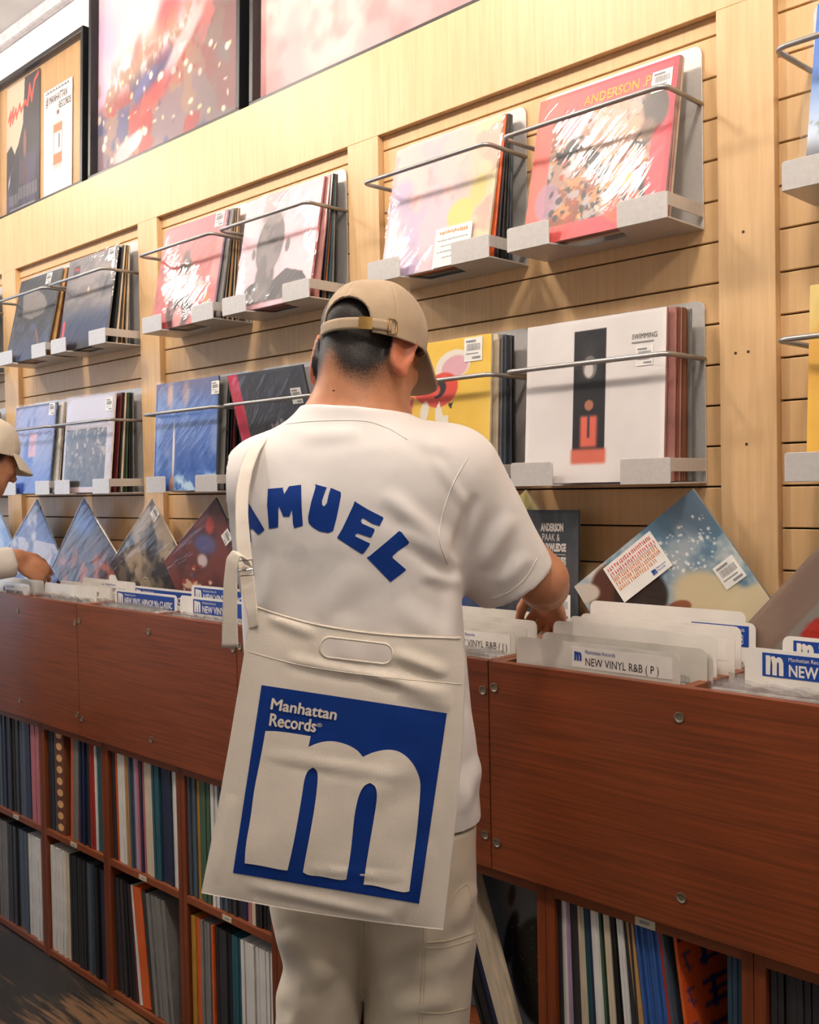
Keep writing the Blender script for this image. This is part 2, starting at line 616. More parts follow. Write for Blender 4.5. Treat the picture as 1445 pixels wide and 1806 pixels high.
def jacket_mesh(c, th, s=LPS, d=None):
    k = (c, round(th, 4), s)
    if k not in _jk:
        _jk[k] = MB().box(-s / 2, s / 2, -th / 2, th / 2, 0, s).mesh('jacket', jm(c), 0.0008, seg=1)
    return _jk[k]


_film = {}


def film_mesh(m, s, ex):
    k = (m.name, s, ex)
    if k not in _film:
        V, Fc = [], []
        n = 10
        g = random.Random(hash(k[0]) % 1000)
        for i in range(n + 1):
            for j in range(n + 1):
                x, z = (i / n - 0.5) * (s + 2 * ex), (j / n) * (s + ex * 1.5)
                edge = i in (0, n) or j == n
                V.append((x, 0.003 if edge else -0.0008 * math.sin(3.1 * i) * math.cos(2.3 * j), z))
        for i in range(n):
            for j in range(n):
                a = i * (n + 1) + j
                Fc.append((a, a + n + 1, a + n + 2, a + 1))
        _film[k] = mesh('plastic_sleeve', V, Fc, m, True)
    return _film[k]


def sticker_mesh(w=0.042, h=0.042, seed=1):
    g = random.Random(seed)
    mb = MB().box(-w / 2, w / 2, -0.0005, 0, 0, h)
    return mb.mesh('price_sticker', paper)


_st, _bar = [], []


def sticker(parent, u, v, s=LPS, w=0.040, rot=0.0, y=-0.0040):
    if not _st:
        _st.append(sticker_mesh())
        g = random.Random(4)
        bars = MB()
        x = -0.015
        while x < 0.015:
            b = g.choice((0.0006, 0.001, 0.0014))
            bars.box(x, x + b, -0.0002, 0, 0.019, 0.031)
            x += b + g.choice((0.0006, 0.0012))
        bars.box(-0.017, 0.006, -0.0002, 0, 0.0335, 0.0375)
        bars.box(-0.017, 0.012, -0.0002, 0, 0.0125, 0.0145)
        bars.box(-0.002, 0.017, -0.0002, 0, 0.004, 0.008)
        _bar.append(bars.mesh('barcode', ink_grey))
    o = place('price_sticker', _st[0], parent, ((u - 0.5) * s, y, v * s), (0, R(rot), 0))
    k = w / 0.042
    o.scale = (k, 1, k)
    place('barcode', _bar[0], o, (0, -0.0007, 0))
    return o


def record(label, art, X, Y, Z, lean=0.0, roll=0.0, yaw=0.0, th=0.006, edge='white', fm=None, ex=0.005, st=None, group=None, s=LPS, fl_=True):
    """Record in a printed jacket, standing on its lower edge; art is an Art, cover faces -y."""
    o = thing('record', label, 'record', (X, Y, Z), (-R(lean), R(roll), R(yaw)), group)
    place('jacket', jacket_mesh(edge, th, s), o)
    place('cover', art.build('cover', s - 0.001, s - 0.001, print_m), o, (0, -th / 2 - 0.0005, 0.0005))
    if fl_:
        place('plastic_sleeve', film_mesh(fm or film, s, ex), o, (0, -th / 2 - 0.0022, 0))
    if st:
        for q in st:
            sticker(o, q[0], q[1], s, q[2] if len(q) > 2 else 0.04, q[3] if len(q) > 3 else 0, y=-th / 2 - 0.0012)
    return o


def spine(c, X, Y, Z, lean, th, label, group, cat='record'):
    return tag(place('record', jacket_mesh(c, th), None, (X, Y, Z), (-R(lean), 0, 0)), label, cat, group)


# rack parts, origin at the lower front left corner of the tray
RW, RD = 0.358, 0.128


def rack_meshes():
    d = {}
    d['back_plate'] = MB().prism(rrect(RW, 0.336, 0.016, 4, 0.0, 0.0, (0, 0, 1, 1)), RD - 0.003, RD).mesh('back_plate', steel, 0.0006, seg=1)
    pts = [(0, 0), (0.103, 0), (0.125, 0.075), (0.233, 0.075), (0.255, 0), (RW, 0), (RW, RD - 0.003), (0, RD - 0.003)]
    n = len(pts)
    V = [(x, y, 0.0) for x, y in pts] + [(x, y, 0.003) for x, y in pts]
    tri = [(0, 1, 2, 7), (2, 3, 6, 7), (3, 4, 5, 6)]
    Fc = [t[::-1] for t in tri] + [tuple(i + n for i in t) for t in tri] + [(i, (i + 1) % n, (i + 1) % n + n, i + n) for i in range(n)]
    d['tray'] = MB().add(V, Fc).mesh('tray', steel)
    d['front_plate'] = MB().prism(rrect(0.103, 0.047, 0.005, 3, 0.0, 0.0, (0, 0, 1, 1)), -0.003, 0.0).mesh('front_plate', steel, 0.0006, seg=1)
    d['side_strip'] = MB().box(-0.0025, 0, 0, RD - 0.003, 0.022, 0.046).mesh('side_strip', steel, 0.0006, seg=1)
    P = []

    def arc(cx, cy, a0, a1, r=0.018):
        for k in range(6):
            q = R(a0 + (a1 - a0) * k / 5)
            P.append((cx + r * math.cos(q), cy + r * math.sin(q), 0.229))
    P.append((-0.006, RD, 0.229))
    arc(0.008, 0.016, 180, 270)
    arc(0.337, 0.016, 270, 360)
    P.append((0.355, RD, 0.229))
    d['wire_bar'] = MB().tube(P, 0.0048, 8).mesh('wire_bar', wire_m, smooth=True)
    return d


RM = rack_meshes()


def rack(xr, z, label):
    """Metal display rack whose right end is at xr and whose tray is at height z."""
    o = thing('display_rack', label, 'rack', (xr - RW, 1.602, z), group='metal record racks on the slat wall')
    for k in ('back_plate', 'tray', 'wire_bar'):
        place(k, RM[k], o)
    place('front_plate', RM['front_plate'], o)
    place('front_plate', RM['front_plate'], o, (RW - 0.103, 0, 0))
    place('side_strip', RM['side_strip'], o, (0.0025, 0, 0))
    place('side_strip', RM['side_strip'], o, (RW, 0, 0))
    return o


ZU, ZL = 1.812, 1.347
X_UP = {'far_right': -0.364, 'red': -0.928, 'pastel': -1.333, 'pink': -1.897, 'crimson': -2.298, 'smoke': -2.871, 'stone': -3.268, 'end': -3.842}
X_LO = {'amber': -0.364, 'white': -0.928, 'yellow': -1.333, 'strip': -1.897, 'trail': -2.298, 'crowd': -2.871, 'blue': -3.268, 'dusk': -3.842}
names_up = {'far_right': 'metal rack at the upper right edge holding a blue sky record', 'red': 'metal rack holding the red bordered collage record, top row', 'pastel': 'metal rack holding the crinkled pastel record, top row',
            'pink': 'metal rack holding the pink portrait record, top row', 'crimson': 'metal rack holding the crimson sky record, top row', 'smoke': 'metal rack holding the smoky grey record with red tag, top row',
            'stone': 'metal rack holding the dark record with pale stone shape, top row', 'end': 'metal rack cut by the left edge of the picture, top row'}
names_lo = {'amber': 'metal rack at the right edge holding a plain amber record', 'white': 'metal rack holding the white record with dark band, lower row', 'yellow': 'metal rack holding the bright yellow record, lower row',
            'strip': 'metal rack holding the dark record with pink strip, lower row', 'trail': 'metal rack holding the blue record with light trail, lower row', 'crowd': 'metal rack holding the white and grey crowd record, lower row',
            'blue': 'metal rack holding the blue gradient record behind the second shopper, lower row', 'dusk': 'metal rack cut by the left edge of the picture, lower row'}
for k, x in X_UP.items():
    rack(x, ZU, names_up[k])
for k, x in X_LO.items():
    rack(x, ZL, names_lo[k])


def backs(xr, z, cols, y0, l0, place_words, grp, y1=1.706, l1=1.0, dx=0.0, gap=None):
    """Records stacked behind the front one, seen by their right edges."""
    n = len(cols)
    g = random.Random(int(abs(xr) * 1000 + z * 10))
    cnt = {}
    for c in cols:
        cnt[c] = cnt.get(c, 0) + 1
    if xr < -2.2:
        # a few pixels wide each in the far racks: one object per rack
        bm = bmesh.new()
        used = sorted(set(cols))
        for i, c in enumerate(cols):
            f = (i + 0.5) / n
            M_ = Matrix.Translation((g.uniform(-0.003, 0.004), (y1 - y0) * f, 0.0045)) @ Matrix.Rotation(-R(l0 + (l1 - l0) * f + g.uniform(-0.4, 0.4)), 4, 'X')
            n0, f0 = len(bm.verts), len(bm.faces)
            bm.from_mesh(jacket_mesh(c, g.choice((0.004, 0.005, 0.006))))
            bm.verts.ensure_lookup_table()
            bm.faces.ensure_lookup_table()
            for v in bm.verts[n0:]:
                v.co = M_ @ v.co
            for f_ in bm.faces[f0:]:
                f_.material_index = used.index(c)
        me = bpy.data.meshes.new('stacked_records')
        bm.to_mesh(me)
        bm.free()
        for c in used:
            me.materials.append(jm(c))
        tag(place('stacked_records', me, None, (xr - RW / 2 + dx, y0, z)), 'thin record edges stacked behind the front record in %s' % place_words, 'records', None, 'stuff')
        return
    for i, c in enumerate(cols):
        f = (i + 0.5) / n
        y, l = y0 + (y1 - y0) * f, l0 + (l1 - l0) * f + g.uniform(-0.4, 0.4)
        th = g.choice((0.004, 0.005, 0.006)) if n > 5 else 0.007
        lab = '%s record edge behind the front record in %s' % (c, place_words)
        spine(c, xr - RW / 2 + g.uniform(-0.003, 0.004) + dx, y, z + 0.0045, l, th, lab, grp if cnt[c] > 1 else None)


ZT = ZU + 0.0045
ZB = ZL + 0.0045

# --- top row
a = Art((0.25, 0.45, 0.78), 70)
a.grad(0.75, 0.2, (0.82, 0.88, 0.95)).cloud(3, 5, (0.9, 0.93, 0.97), 0.5, 0.75, 0.6).grad(0.3, 0.12, (0.30, 0.31, 0.36)).cloud(9, 8, (0.35, 0.36, 0.22), 0.5, 0.6, 0.8, mask=(1 - sm(np.abs(Art((0, 0, 0), 70).V - 0.3), 0.02, 0.1))).poly([(0.05, 0.0), (0.2, 0.0), (0.3, 0.5), (0.24, 0.5)], (0.32, 0.33, 0.42)).ell(0.35, 0.62, 0.2, 0.02, (0.3, 0.45, 0.6), 8)
record('record with a blue sky cover in loose plastic at the upper right edge', a, X_UP['far_right'] - RW / 2 + 0.005, 1.622, ZT, 11, st=None, fm=film_crinkled, ex=0.012)

m_ = Art((0, 0, 0), 130)
a = Art((0.84, 0.27, 0.33), 130)
a.gradu(0.6, 0.0, (0.90, 0.42, 0.33), 0.8)
inn = (1 - sm(np.abs(a.U - 0.50), 0.36, 0.37)) * (1 - sm(np.abs(a.V - 0.47), 0.36, 0.37))
a.mix(inn * 0.9, (0.62, 0.50, 0.42)).cloud(7, 3, (0.20, 0.19, 0.20), 0.48, 0.54, 0.95, mask=inn).cloud(11, 21, (0.80, 0.55, 0.35), 0.53, 0.56, 0.9, mask=inn).cloud(9, 34, (0.55, 0.28, 0.18), 0.56, 0.6, 0.9, mask=inn).cloud(13, 44, (0.70, 0.66, 0.66), 0.57, 0.6, 0.9, mask=inn)
a.ell(0.62, 0.66, 0.2, 0.17, (0.80, 0.66, 0.58), 0, 0.01, 0.75).ell(0.30, 0.76, 0.10, 0.10, (0.72, 0.62, 0.68), 0, 0.01, 0.8).ell(0.88, 0.72, 0.10, 0.16, (0.33, 0.29, 0.28), 10, 0.03).ell(0.84, 0.58, 0.07, 0.10, (0.52, 0.42, 0.36)).ell(0.15, 0.28, 0.1, 0.14, (0.66, 0.52, 0.62), 0, 0.02, 0.8).ell(0.72, 0.12, 0.13, 0.09, (0.86, 0.36, 0.28), 0, 0.01).ell(0.72, 0.30, 0.07, 0.05, (0.86, 0.74, 0.42), 0, 0.01)
a.specks(60, 5, [(0.86, 0.55, 0.3), (0.2, 0.18, 0.2), (0.8, 0.72, 0.66), (0.66, 0.3, 0.2)], (0.18, 0.82, 0.12, 0.55), (0.006, 0.03))
for i in range(5):
    for j in range(5):
        a.ell(0.21 + i * 0.022, 0.82 + j * 0.02, 0.008, 0.007, (0.25, 0.2, 0.22), 0, 0.003)
o = record('red bordered record with a busy brown collage in crinkled plastic', a, X_UP['red'] - RW / 2 + 0.002, 1.620, ZT, 12.5, edge='dusty rose', fm=film_crinkled, st=[(0.90, 0.80, 0.042)])
t_ = place('lettering', text_mesh('ANDERSON .PAAK', 0.028, ink_yellow, width=0.195, bold=0.0006), o, (-0.045, -0.0044, 0.272))
backs(X_UP['red'], ZU, ['dusty rose', 'cream'], 1.632, 11.5, 'the red collage rack', None, 1.648, 10)

a = Art((0.80, 0.72, 0.76), 110)
a.cloud(3, 7, (0.90, 0.76, 0.74), 0.42, 0.6).cloud(2.5, 15, (0.72, 0.64, 0.78), 0.5, 0.7, 0.8).gradu(0.55, 1.0, (0.88, 0.82, 0.58), 0.75).cloud(4, 25, (0.86, 0.60, 0.60), 0.55, 0.68, 0.6)
a.ell(0.72, 0.36, 0.13, 0.12, (0.86, 0.79, 0.42), 20, 0.02, 0.9).ell(0.86, 0.5, 0.08, 0.13, (0.84, 0.78, 0.45), -10, 0.02, 0.8).ell(0.62, 0.2, 0.16, 0.05, (0.86, 0.74, 0.52), 30, 0.02, 0.8).ell(0.55, 0.25, 0.012, 0.12, (0.62, 0.45, 0.45), 25).ell(0.62, 0.33, 0.10, 0.010, (0.6, 0.42, 0.42), 10).ell(0.84, 0.62, 0.012, 0.18, (0.75, 0.45, 0.42), 20).ell(0.7, 0.75, 0.12, 0.015, (0.82, 0.55, 0.5), 35).cloud(8, 61, (0.80, 0.5, 0.5), 0.55, 0.62, 0.7, mask=(1 - sm(a.V, 0.06, 0.2)) * sm(a.U, 0.5, 0.7))
o = record('pastel lilac and yellow record in heavily crinkled plastic', a, X_UP['pastel'] - RW / 2 - 0.002, 1.622, ZT, 11.5, edge='cream', fm=film_crinkled)
c_ = MB().box(-0.052, 0.052, -0.0006, 0, 0, 0.088).build('comment_card', paper, o, (0.06, -0.0075, 0.0), (0, 0, 0))
for k, (m2, w, z) in enumerate(((ink_orange, 0.078, 0.071), (ink_grey, 0.086, 0.057), (ink_grey, 0.070, 0.044), (ink_grey, 0.083, 0.031), (ink_grey, 0.05, 0.018))):
    g = random.Random(k)
    sq = MB()
    x = -w / 2
    while x < w / 2:
        dx_ = g.uniform(0.002, 0.005) * (1.3 if k == 0 else 1)
        hh = 0.010 if k == 0 else 0.0045
        sq.box(x, x + dx_ * 0.55, -0.0003, 0, z + g.uniform(0, hh * 0.3), z + hh * g.uniform(0.6, 1.0))
        x += dx_
    sq.build('handwriting', m2, c_, (0, -0.0007, 0))
backs(X_UP['pastel'], ZU, ['orange', 'maroon', 'charcoal', 'grey', 'black', 'slate', 'charcoal', 'black', 'slate'], 1.630, 10.5, 'the pastel rack', 'record edges in the pastel rack', 1.700, 2)

a = Art((0.90, 0.71, 0.75), 110)
a.cloud(2, 9, (0.93, 0.77, 0.80), 0.4, 0.7)
a.poly([(0.02, 0.0), (0.02, 0.10), (0.18, 0.22), (0.34, 0.26), (0.50, 0.22), (0.66, 0.30), (0.88, 0.24), (0.98, 0.12), (0.98, 0.0)], (0.24, 0.22, 0.24)).ell(0.38, 0.26, 0.14, 0.20, (0.36, 0.33, 0.34), 0, 0.03).ell(0.40, 0.55, 0.19, 0.28, (0.36, 0.33, 0.34), -6, 0.02).ell(0.39, 0.78, 0.19, 0.09, (0.50, 0.46, 0.46), -8, 0.05, 0.8).ell(0.64, 0.50, 0.035, 0.07, (0.40, 0.37, 0.38), -5, 0.01).ell(0.19, 0.49, 0.03, 0.06, (0.40, 0.37, 0.38), 5, 0.01).cloud(6, 11, (0.58, 0.53, 0.53), 0.52, 0.66, 0.5, mask=1 - sm(np.abs(a.U - 0.4), 0.1, 0.2)).rect(0.12, 1.0, 0.0, 0.05, (0.90, 0.71, 0.75))
a.cloud(5, 71, (0.45, 0.42, 0.42), 0.52, 0.6, 0.8, mask=(1 - sm(a.V, 0.15, 0.25)) * sm(a.V, 0.05, 0.08))
o = record('pink record with a dark grey head and shoulders portrait', a, X_UP['pink'] - RW / 2 - 0.006, 1.624, ZT, 11, edge='pink', fm=film)
backs(X_UP['pink'], ZU, ['dusty rose', 'black', 'orange', 'teal', 'grey', 'charcoal'], 1.634, 10, 'the pink portrait rack', None, 1.700, 1.5, 0.012)

a = Art((0.74, 0.34, 0.34), 100)
a.grad(0.55, 1.0, (0.70, 0.46, 0.50)).cloud(3, 3, (0.82, 0.55, 0.54), 0.5, 0.7, 0.7, 0.6).cloud(4, 17, (0.56, 0.18, 0.17), 0.5, 0.7, 0.7, 0.6, mask=1 - sm(a.V, 0.2, 0.6)).cloud(9, 27, (0.75, 0.48, 0.18), 0.58, 0.66, 0.8, mask=sm(a.U, 0.6, 0.8) * (1 - sm(a.V, 0.3, 0.5)))
a.ell(0.45, 0.16, 0.24, 0.22, (0.20, 0.13, 0.14), 0, 0.06).cloud(10, 37, (0.62, 0.42, 0.42), 0.52, 0.6, 0.8, mask=(1 - sm(np.hypot((a.U - 0.45) / 0.24, (a.V - 0.16) / 0.22), 0.7, 1))).ell(0.44, 0.08, 0.10, 0.14, (0.78, 0.52, 0.52), 0, 0.04).ell(0.46, 0.46, 0.09, 0.12, (0.60, 0.40, 0.32), 0, 0.03).ell(0.46, 0.56, 0.12, 0.11, (0.30, 0.20, 0.18), 0, 0.04).ell(0.45, 0.66, 0.07, 0.09, (0.35, 0.24, 0.22), 0, 0.03).ell(0.28, 0.42, 0.05, 0.06, (0.80, 0.66, 0.62), 0, 0.03, 0.8).ell(0.62, 0.43, 0.05, 0.06, (0.80, 0.66, 0.62), 0, 0.03, 0.8)
record('crimson sky record with a hazy standing figure', a, X_UP['crimson'] - RW / 2 - 0.010, 1.620, ZT, 11.5, edge='lilac', fm=film, st=[(0.90, 0.86, 0.042)])
backs(X_UP['crimson'], ZU, ['grey', 'black', 'cream', 'black', 'tan', 'black', 'cream', 'charcoal', 'tan', 'lilac'], 1.630, 10.5, 'the crimson rack', 'record edges in the crimson rack', 1.700, 2, 0.003)

a = Art((0.42, 0.40, 0.42), 80)
a.grad(0.5, 0.25, (0.16, 0.22, 0.36)).grad(0.12, 0.0, (0.07, 0.08, 0.11)).cloud(3, 6, (0.62, 0.58, 0.56), 0.5, 0.7, 0.7, 2.0, mask=sm(a.V, 0.3, 0.5)).ell(0.50, 0.60, 0.16, 0.07, (0.52, 0.46, 0.40), 10, 0.05).ell(0.5, 0.62, 0.035, 0.05, (0.85, 0.82, 0.78), 0, 0.03).ell(0.85, 0.62, 0.05, 0.2, (0.24, 0.24, 0.27), -20, 0.05).rect(0.12, 0.26, 0.78, 0.92, (0.12, 0.08, 0.09)).rect(0.14, 0.24, 0.86, 0.90, (0.75, 0.12, 0.15)).rect(0.03, 0.09, 0.02, 0.34, (0.85, 0.22, 0.26))
record('smoky grey record with a red strip and a small red tag', a, X_UP['smoke'] - RW / 2 - 0.012, 1.622, ZT, 9.5, edge='grey', fm=film, st=[(0.90, 0.86, 0.042)])
backs(X_UP['smoke'], ZU, ['black', 'cream', 'charcoal', 'tan', 'black', 'cream', 'grey'], 1.636, 8.5, 'the smoky grey rack', 'record edges in the smoky grey rack', 1.700, 1.5)

a = Art((0.15, 0.16, 0.19), 80)
a.grad(0.45, 0.1, (0.22, 0.28, 0.40)).poly([(0.22, 0.55), (0.14, 0.80), (0.2, 0.85), (0.5, 0.82), (0.70, 0.72), (0.80, 0.62), (0.74, 0.52), (0.45, 0.48)], (0.50, 0.47, 0.45)).ell(0.45, 0.66, 0.16, 0.02, (0.34, 0.32, 0.32), 20).cloud(6, 12, (0.30, 0.34, 0.44), 0.5, 0.7, 0.7, mask=1 - sm(a.V, 0.4, 0.5)).ell(0.7, 0.25, 0.02, 0.2, (0.6, 0.36, 0.28), 35, 0.01).ell(0.55, 0.38, 0.12, 0.06, (0.28, 0.32, 0.42), -20)
record('dark record with a pale stone shape, second rack from the left post', a, X_UP['stone'] - RW / 2 - 0.012, 1.618, ZT, 13, edge='grey', fm=film, st=[(0.72, 0.86, 0.040)])
backs(X_UP['stone'], ZU, ['tan', 'brown', 'grey', 'tan', 'red', 'charcoal', 'black'], 1.630, 12, 'the stone shape rack', 'record edges in the stone shape rack', 1.698, 7)

a = Art((0.14, 0.15, 0.18), 40)
a.cloud(3, 4, (0.3, 0.33, 0.4))
record('dark record at the left edge, top row', a, X_UP['end'] - RW / 2, 1.622, ZT, 10, edge='black')
backs(X_UP['end'], ZU, ['black', 'charcoal', 'grey', 'black'], 1.64, 9, 'the left edge top rack', 'record edges in the left edge top rack', 1.700, 2)

# --- lower row
a = Art((0.92, 0.72, 0.30), 60)
a.grad(0.3, 1.0, (0.88, 0.78, 0.50)).cloud(3, 3, (0.86, 0.60, 0.22), 0.5, 0.7, 0.5)
record('plain amber record in clear plastic at the right edge', a, X_LO['amber'] - RW / 2 + 0.002, 1.628, ZB, 4, edge='yellow', fm=film, ex=0.008)

a = Art((0.90, 0.88, 0.87), 150)
a.cloud(2, 3, (0.87, 0.85, 0.84), 0.4, 0.7)
a.rect(0.36, 0.60, 0.16, 0.93, (0.13, 0.13, 0.14), 0.004).rect(0.36, 0.60, 0.55, 0.93, (0.30, 0.29, 0.29), 0.15, 0.6).ell(0.48, 0.70, 0.055, 0.075, (0.47, 0.45, 0.44), 0, 0.006).ell(0.475, 0.685, 0.035, 0.05, (0.80, 0.78, 0.76), 0, 0.006)
# plain coral and skin-toned shapes at the foot of the band
a.rect(0.405, 0.555, 0.20, 0.42, (0.84, 0.40, 0.32), 0.03).ell(0.48, 0.47, 0.035, 0.035, (0.66, 0.43, 0.33), 0, 0.006).rect(0.34, 0.62, 0.10, 0.22, (0.82, 0.42, 0.34), 0.03).rect(0.468, 0.49, 0.27, 0.42, (0.22, 0.22, 0.28), 0.006)
o = record('white record with a dark vertical band and small coral shape', a, X_LO['white'] - RW / 2 - 0.003, 1.622, ZB, 3.5, edge='dusty rose', fm=film_soft, st=[(0.86, 0.675, 0.036)])
place('lettering', text_mesh('SWIMMING', 0.0135, ink, width=0.052, bold=0.0001), o, (0.086, -0.0044, 0.262))
MB().box(0.086, 0.132, -0.0046, -0.0044, 0.2548, 0.2572).build('fine_print', ink_grey, o)
MB().box(0.104, 0.120, -0.0046, -0.0044, 0.2362, 0.2378).build('fine_print', ink_grey, o)
backs(X_LO['white'], ZL, ['dusty rose', 'rust', 'dusty rose', 'brown', 'rust', 'rust', 'brown', 'grey'], 1.632, 3.3, 'the white record rack', 'record edges in the white record rack', 1.694, 1, 0.008)

a = Art((0.90, 0.74, 0.28), 130)
a.cloud(3, 3, (0.92, 0.77, 0.34), 0.4, 0.7)
B_, W_, RD_, K_, GR_, PK_ = (0.26, 0.30, 0.62), (0.90, 0.87, 0.82), (0.84, 0.30, 0.24), (0.16, 0.14, 0.16), (0.55, 0.66, 0.58), (0.86, 0.66, 0.70)
a.poly([(0.05, 0.80), (0.22, 0.86), (0.40, 0.83), (0.28, 0.80), (0.36, 0.77), (0.24, 0.76), (0.30, 0.73), (0.10, 0.72)], B_).ell(0.66, 0.82, 0.17, 0.11, W_, 10, 0.01).ell(0.68, 0.81, 0.13, 0.08, PK_, 10, 0.01)
a.ell(0.55, 0.66, 0.17, 0.12, RD_, 15, 0.01).ell(0.52, 0.67, 0.09, 0.07, K_, 15, 0.01).ell(0.50, 0.66, 0.055, 0.045, RD_, 15, 0.01).ell(0.40, 0.62, 0.12, 0.05, RD_, -20, 0.01)
a.poly([(0.10, 0.40), (0.14, 0.62), (0.30, 0.64), (0.26, 0.42)], (0.84, 0.40, 0.36)).poly([(0.04, 0.36), (0.22, 0.44), (0.42, 0.42), (0.30, 0.38), (0.20, 0.36)], K_).poly([(0.33, 0.30), (0.37, 0.50), (0.41, 0.46), (0.44, 0.30)], K_).ell(0.40, 0.52, 0.045, 0.08, W_, -12, 0.01)
a.ell(0.12, 0.28, 0.10, 0.13, W_, 0, 0.01).ell(0.22, 0.34, 0.09, 0.06, GR_, 0, 0.01).rect(0.20, 0.245, 0.10, 0.34, GR_).ell(0.22, 0.50, 0.02, 0.10, B_, 0, 0.01)
a.poly([(0.40, 0.0), (0.36, 0.26), (0.42, 0.36), (0.46, 0.24), (0.53, 0.28), (0.50, 0.52), (0.54, 0.58), (0.58, 0.48), (0.63, 0.48), (0.62, 0.32), (0.66, 0.20), (0.64, 0.0)], W_)
a.ell(0.76, 0.20, 0.13, 0.12, K_, 0, 0.01).ell(0.765, 0.205, 0.11, 0.10, RD_, 0, 0.01).ell(0.77, 0.20, 0.075, 0.07, (0.35, 0.36, 0.36), 0, 0.01).poly([(0.70, 0.02), (0.72, 0.18), (0.80, 0.18), (0.84, 0.02)], (0.80, 0.34, 0.26)).poly([(0.52, 0.0), (0.66, 0.08), (0.74, 0.0)], B_).rect(0.0, 0.18, 0.10, 0.13, K_).rect(0.0, 0.16, 0.17, 0.20, K_).rect(0.05, 0.32, 0.0, 0.07, (0.16, 0.2, 0.28)).poly([(0.62, 0.56), (0.67, 0.57), (0.65, 0.52)], K_)
o = record('bright yellow record with loose red, blue and white cut-out shapes', a, X_LO['yellow'] - RW / 2 - 0.004, 1.622, ZB, 3.0, edge='cream', fm=film, st=[(0.845, 0.83, 0.05)])
backs(X_LO['yellow'], ZL, ['cream', 'grey', 'slate', 'charcoal', 'slate', 'black'], 1.634, 3, 'the yellow record rack', 'record edges in the yellow record rack', 1.70, 1, 0.002)

a = Art((0.32, 0.33, 0.36), 80)
a.grad(0.6, 0.25, (0.12, 0.16, 0.25)).cloud(2, 3, (0.42, 0.42, 0.44), 0.5, 0.8, 0.5, mask=sm(a.V, 0.4, 0.7)).specks(26, 3, [(0.85, 0.8, 0.76), (0.7, 0.66, 0.66)], (0.46, 0.64, 0.42, 0.58), (0.012, 0.03), 0.7)
stripe = (1 - sm(np.abs(a.U - 0.075), 0.068, 0.072))
a.mix(stripe, (0.86, 0.25, 0.36)).cloud(9, 5, (0.92, 0.50, 0.56), 0.5, 0.62, 0.8, 0.4, mask=stripe)
record('dark navy record with a bright pink paper strip, tipped forward', a, -2.100, 1.690, ZB, -14, edge='charcoal', fm=film, st=[(0.86, 0.70, 0.04)])
o = bpy.data.objects[-1] if False else None
a2 = Art((0.50, 0.49, 0.50), 30)
a2.cloud(3, 3, (0.6, 0.59, 0.6))
record('plain grey record standing behind the pink strip record', a2, X_LO['strip'] - RW / 2 + 0.004, 1.704, ZB, 0.5, th=0.005, edge='grey', st=[(0.90, 0.80, 0.04)])

a = Art((0.30, 0.43, 0.70), 90)
a.grad(0.45, 0.0, (0.22, 0.42, 0.72)).grad(0.7, 1.0, (0.42, 0.42, 0.56)).cloud(3, 3, (0.55, 0.62, 0.80), 0.5, 0.75, 0.7).cloud(3, 23, (0.10, 0.30, 0.62), 0.5, 0.7, 0.7, mask=1 - sm(a.V, 0.3, 0.6))
a.ell(0.32, 0.35, 0.022, 0.38, (0.94, 0.88, 0.82), 0, 0.012).ell(0.24, 0.88, 0.07, 0.18, (0.85, 0.66, 0.52), 0, 0.05, 0.85).ell(0.50, 0.88, 0.08, 0.16, (0.75, 0.60, 0.55), 0, 0.05, 0.7).ell(0.30, 0.06, 0.06, 0.12, (0.82, 0.52, 0.34), 0, 0.04, 0.8).cloud(8, 41, (0.78, 0.90, 0.97), 0.5, 0.6, 0.9, mask=(1 - sm(a.V, 0.1, 0.2)) * sm(a.U, 0.3, 0.4)).ell(0.78, 0.80, 0.02, 0.03, (0.75, 0.36, 0.25))
record('blue record with a vertical light trail and bright flare', a, X_LO['trail'] - RW / 2 - 0.010, 1.620, ZB, 3.5, edge='slate', fm=film, st=[(0.96, 0.84, 0.036)])
backs(X_LO['trail'], ZL, ['grey', 'charcoal', 'black', 'maroon', 'charcoal', 'black', 'slate'], 1.632, 4, 'the light trail rack', 'record edges in the light trail rack', 1.70, 4)

a = Art((0.78, 0.76, 0.80), 100)
ph = (1 - sm(np.abs(a.U - 0.46), 0.42, 0.425)) * (1 - sm(np.abs(a.V - 0.36), 0.30, 0.305))
a.mix(ph, (0.32, 0.29, 0.27)).cloud(14, 3, (0.72, 0.66, 0.60), 0.52, 0.60, 0.9, mask=ph * sm(a.V, 0.1, 0.5)).cloud(20, 13, (0.16, 0.14, 0.13), 0.52, 0.6, 0.8, mask=ph).cloud(9, 33, (0.10, 0.09, 0.09), 0.5, 0.6, 0.9, mask=ph * (1 - sm(a.V, 0.1, 0.35))).rect(0.06, 0.9, 0.70, 0.73, (0.36, 0.34, 0.33), 0.01, 0.7).rect(0.0, 1.0, 0.0, 0.045, (0.80, 0.70, 0.70))
record('white record with a grainy grey crowd photo on its lower half', a, X_LO['crowd'] - RW / 2 - 0.010, 1.620, ZB, 5.5, edge='white', fm=film_soft, st=[(0.90, 0.82, 0.042)])
backs(X_LO['crowd'], ZL, ['maroon', 'black', 'cream', 'charcoal', 'green', 'black', 'charcoal', 'grey'], 1.632, 5.5, 'the crowd record rack', 'record edges in the crowd record rack', 1.704, 1)

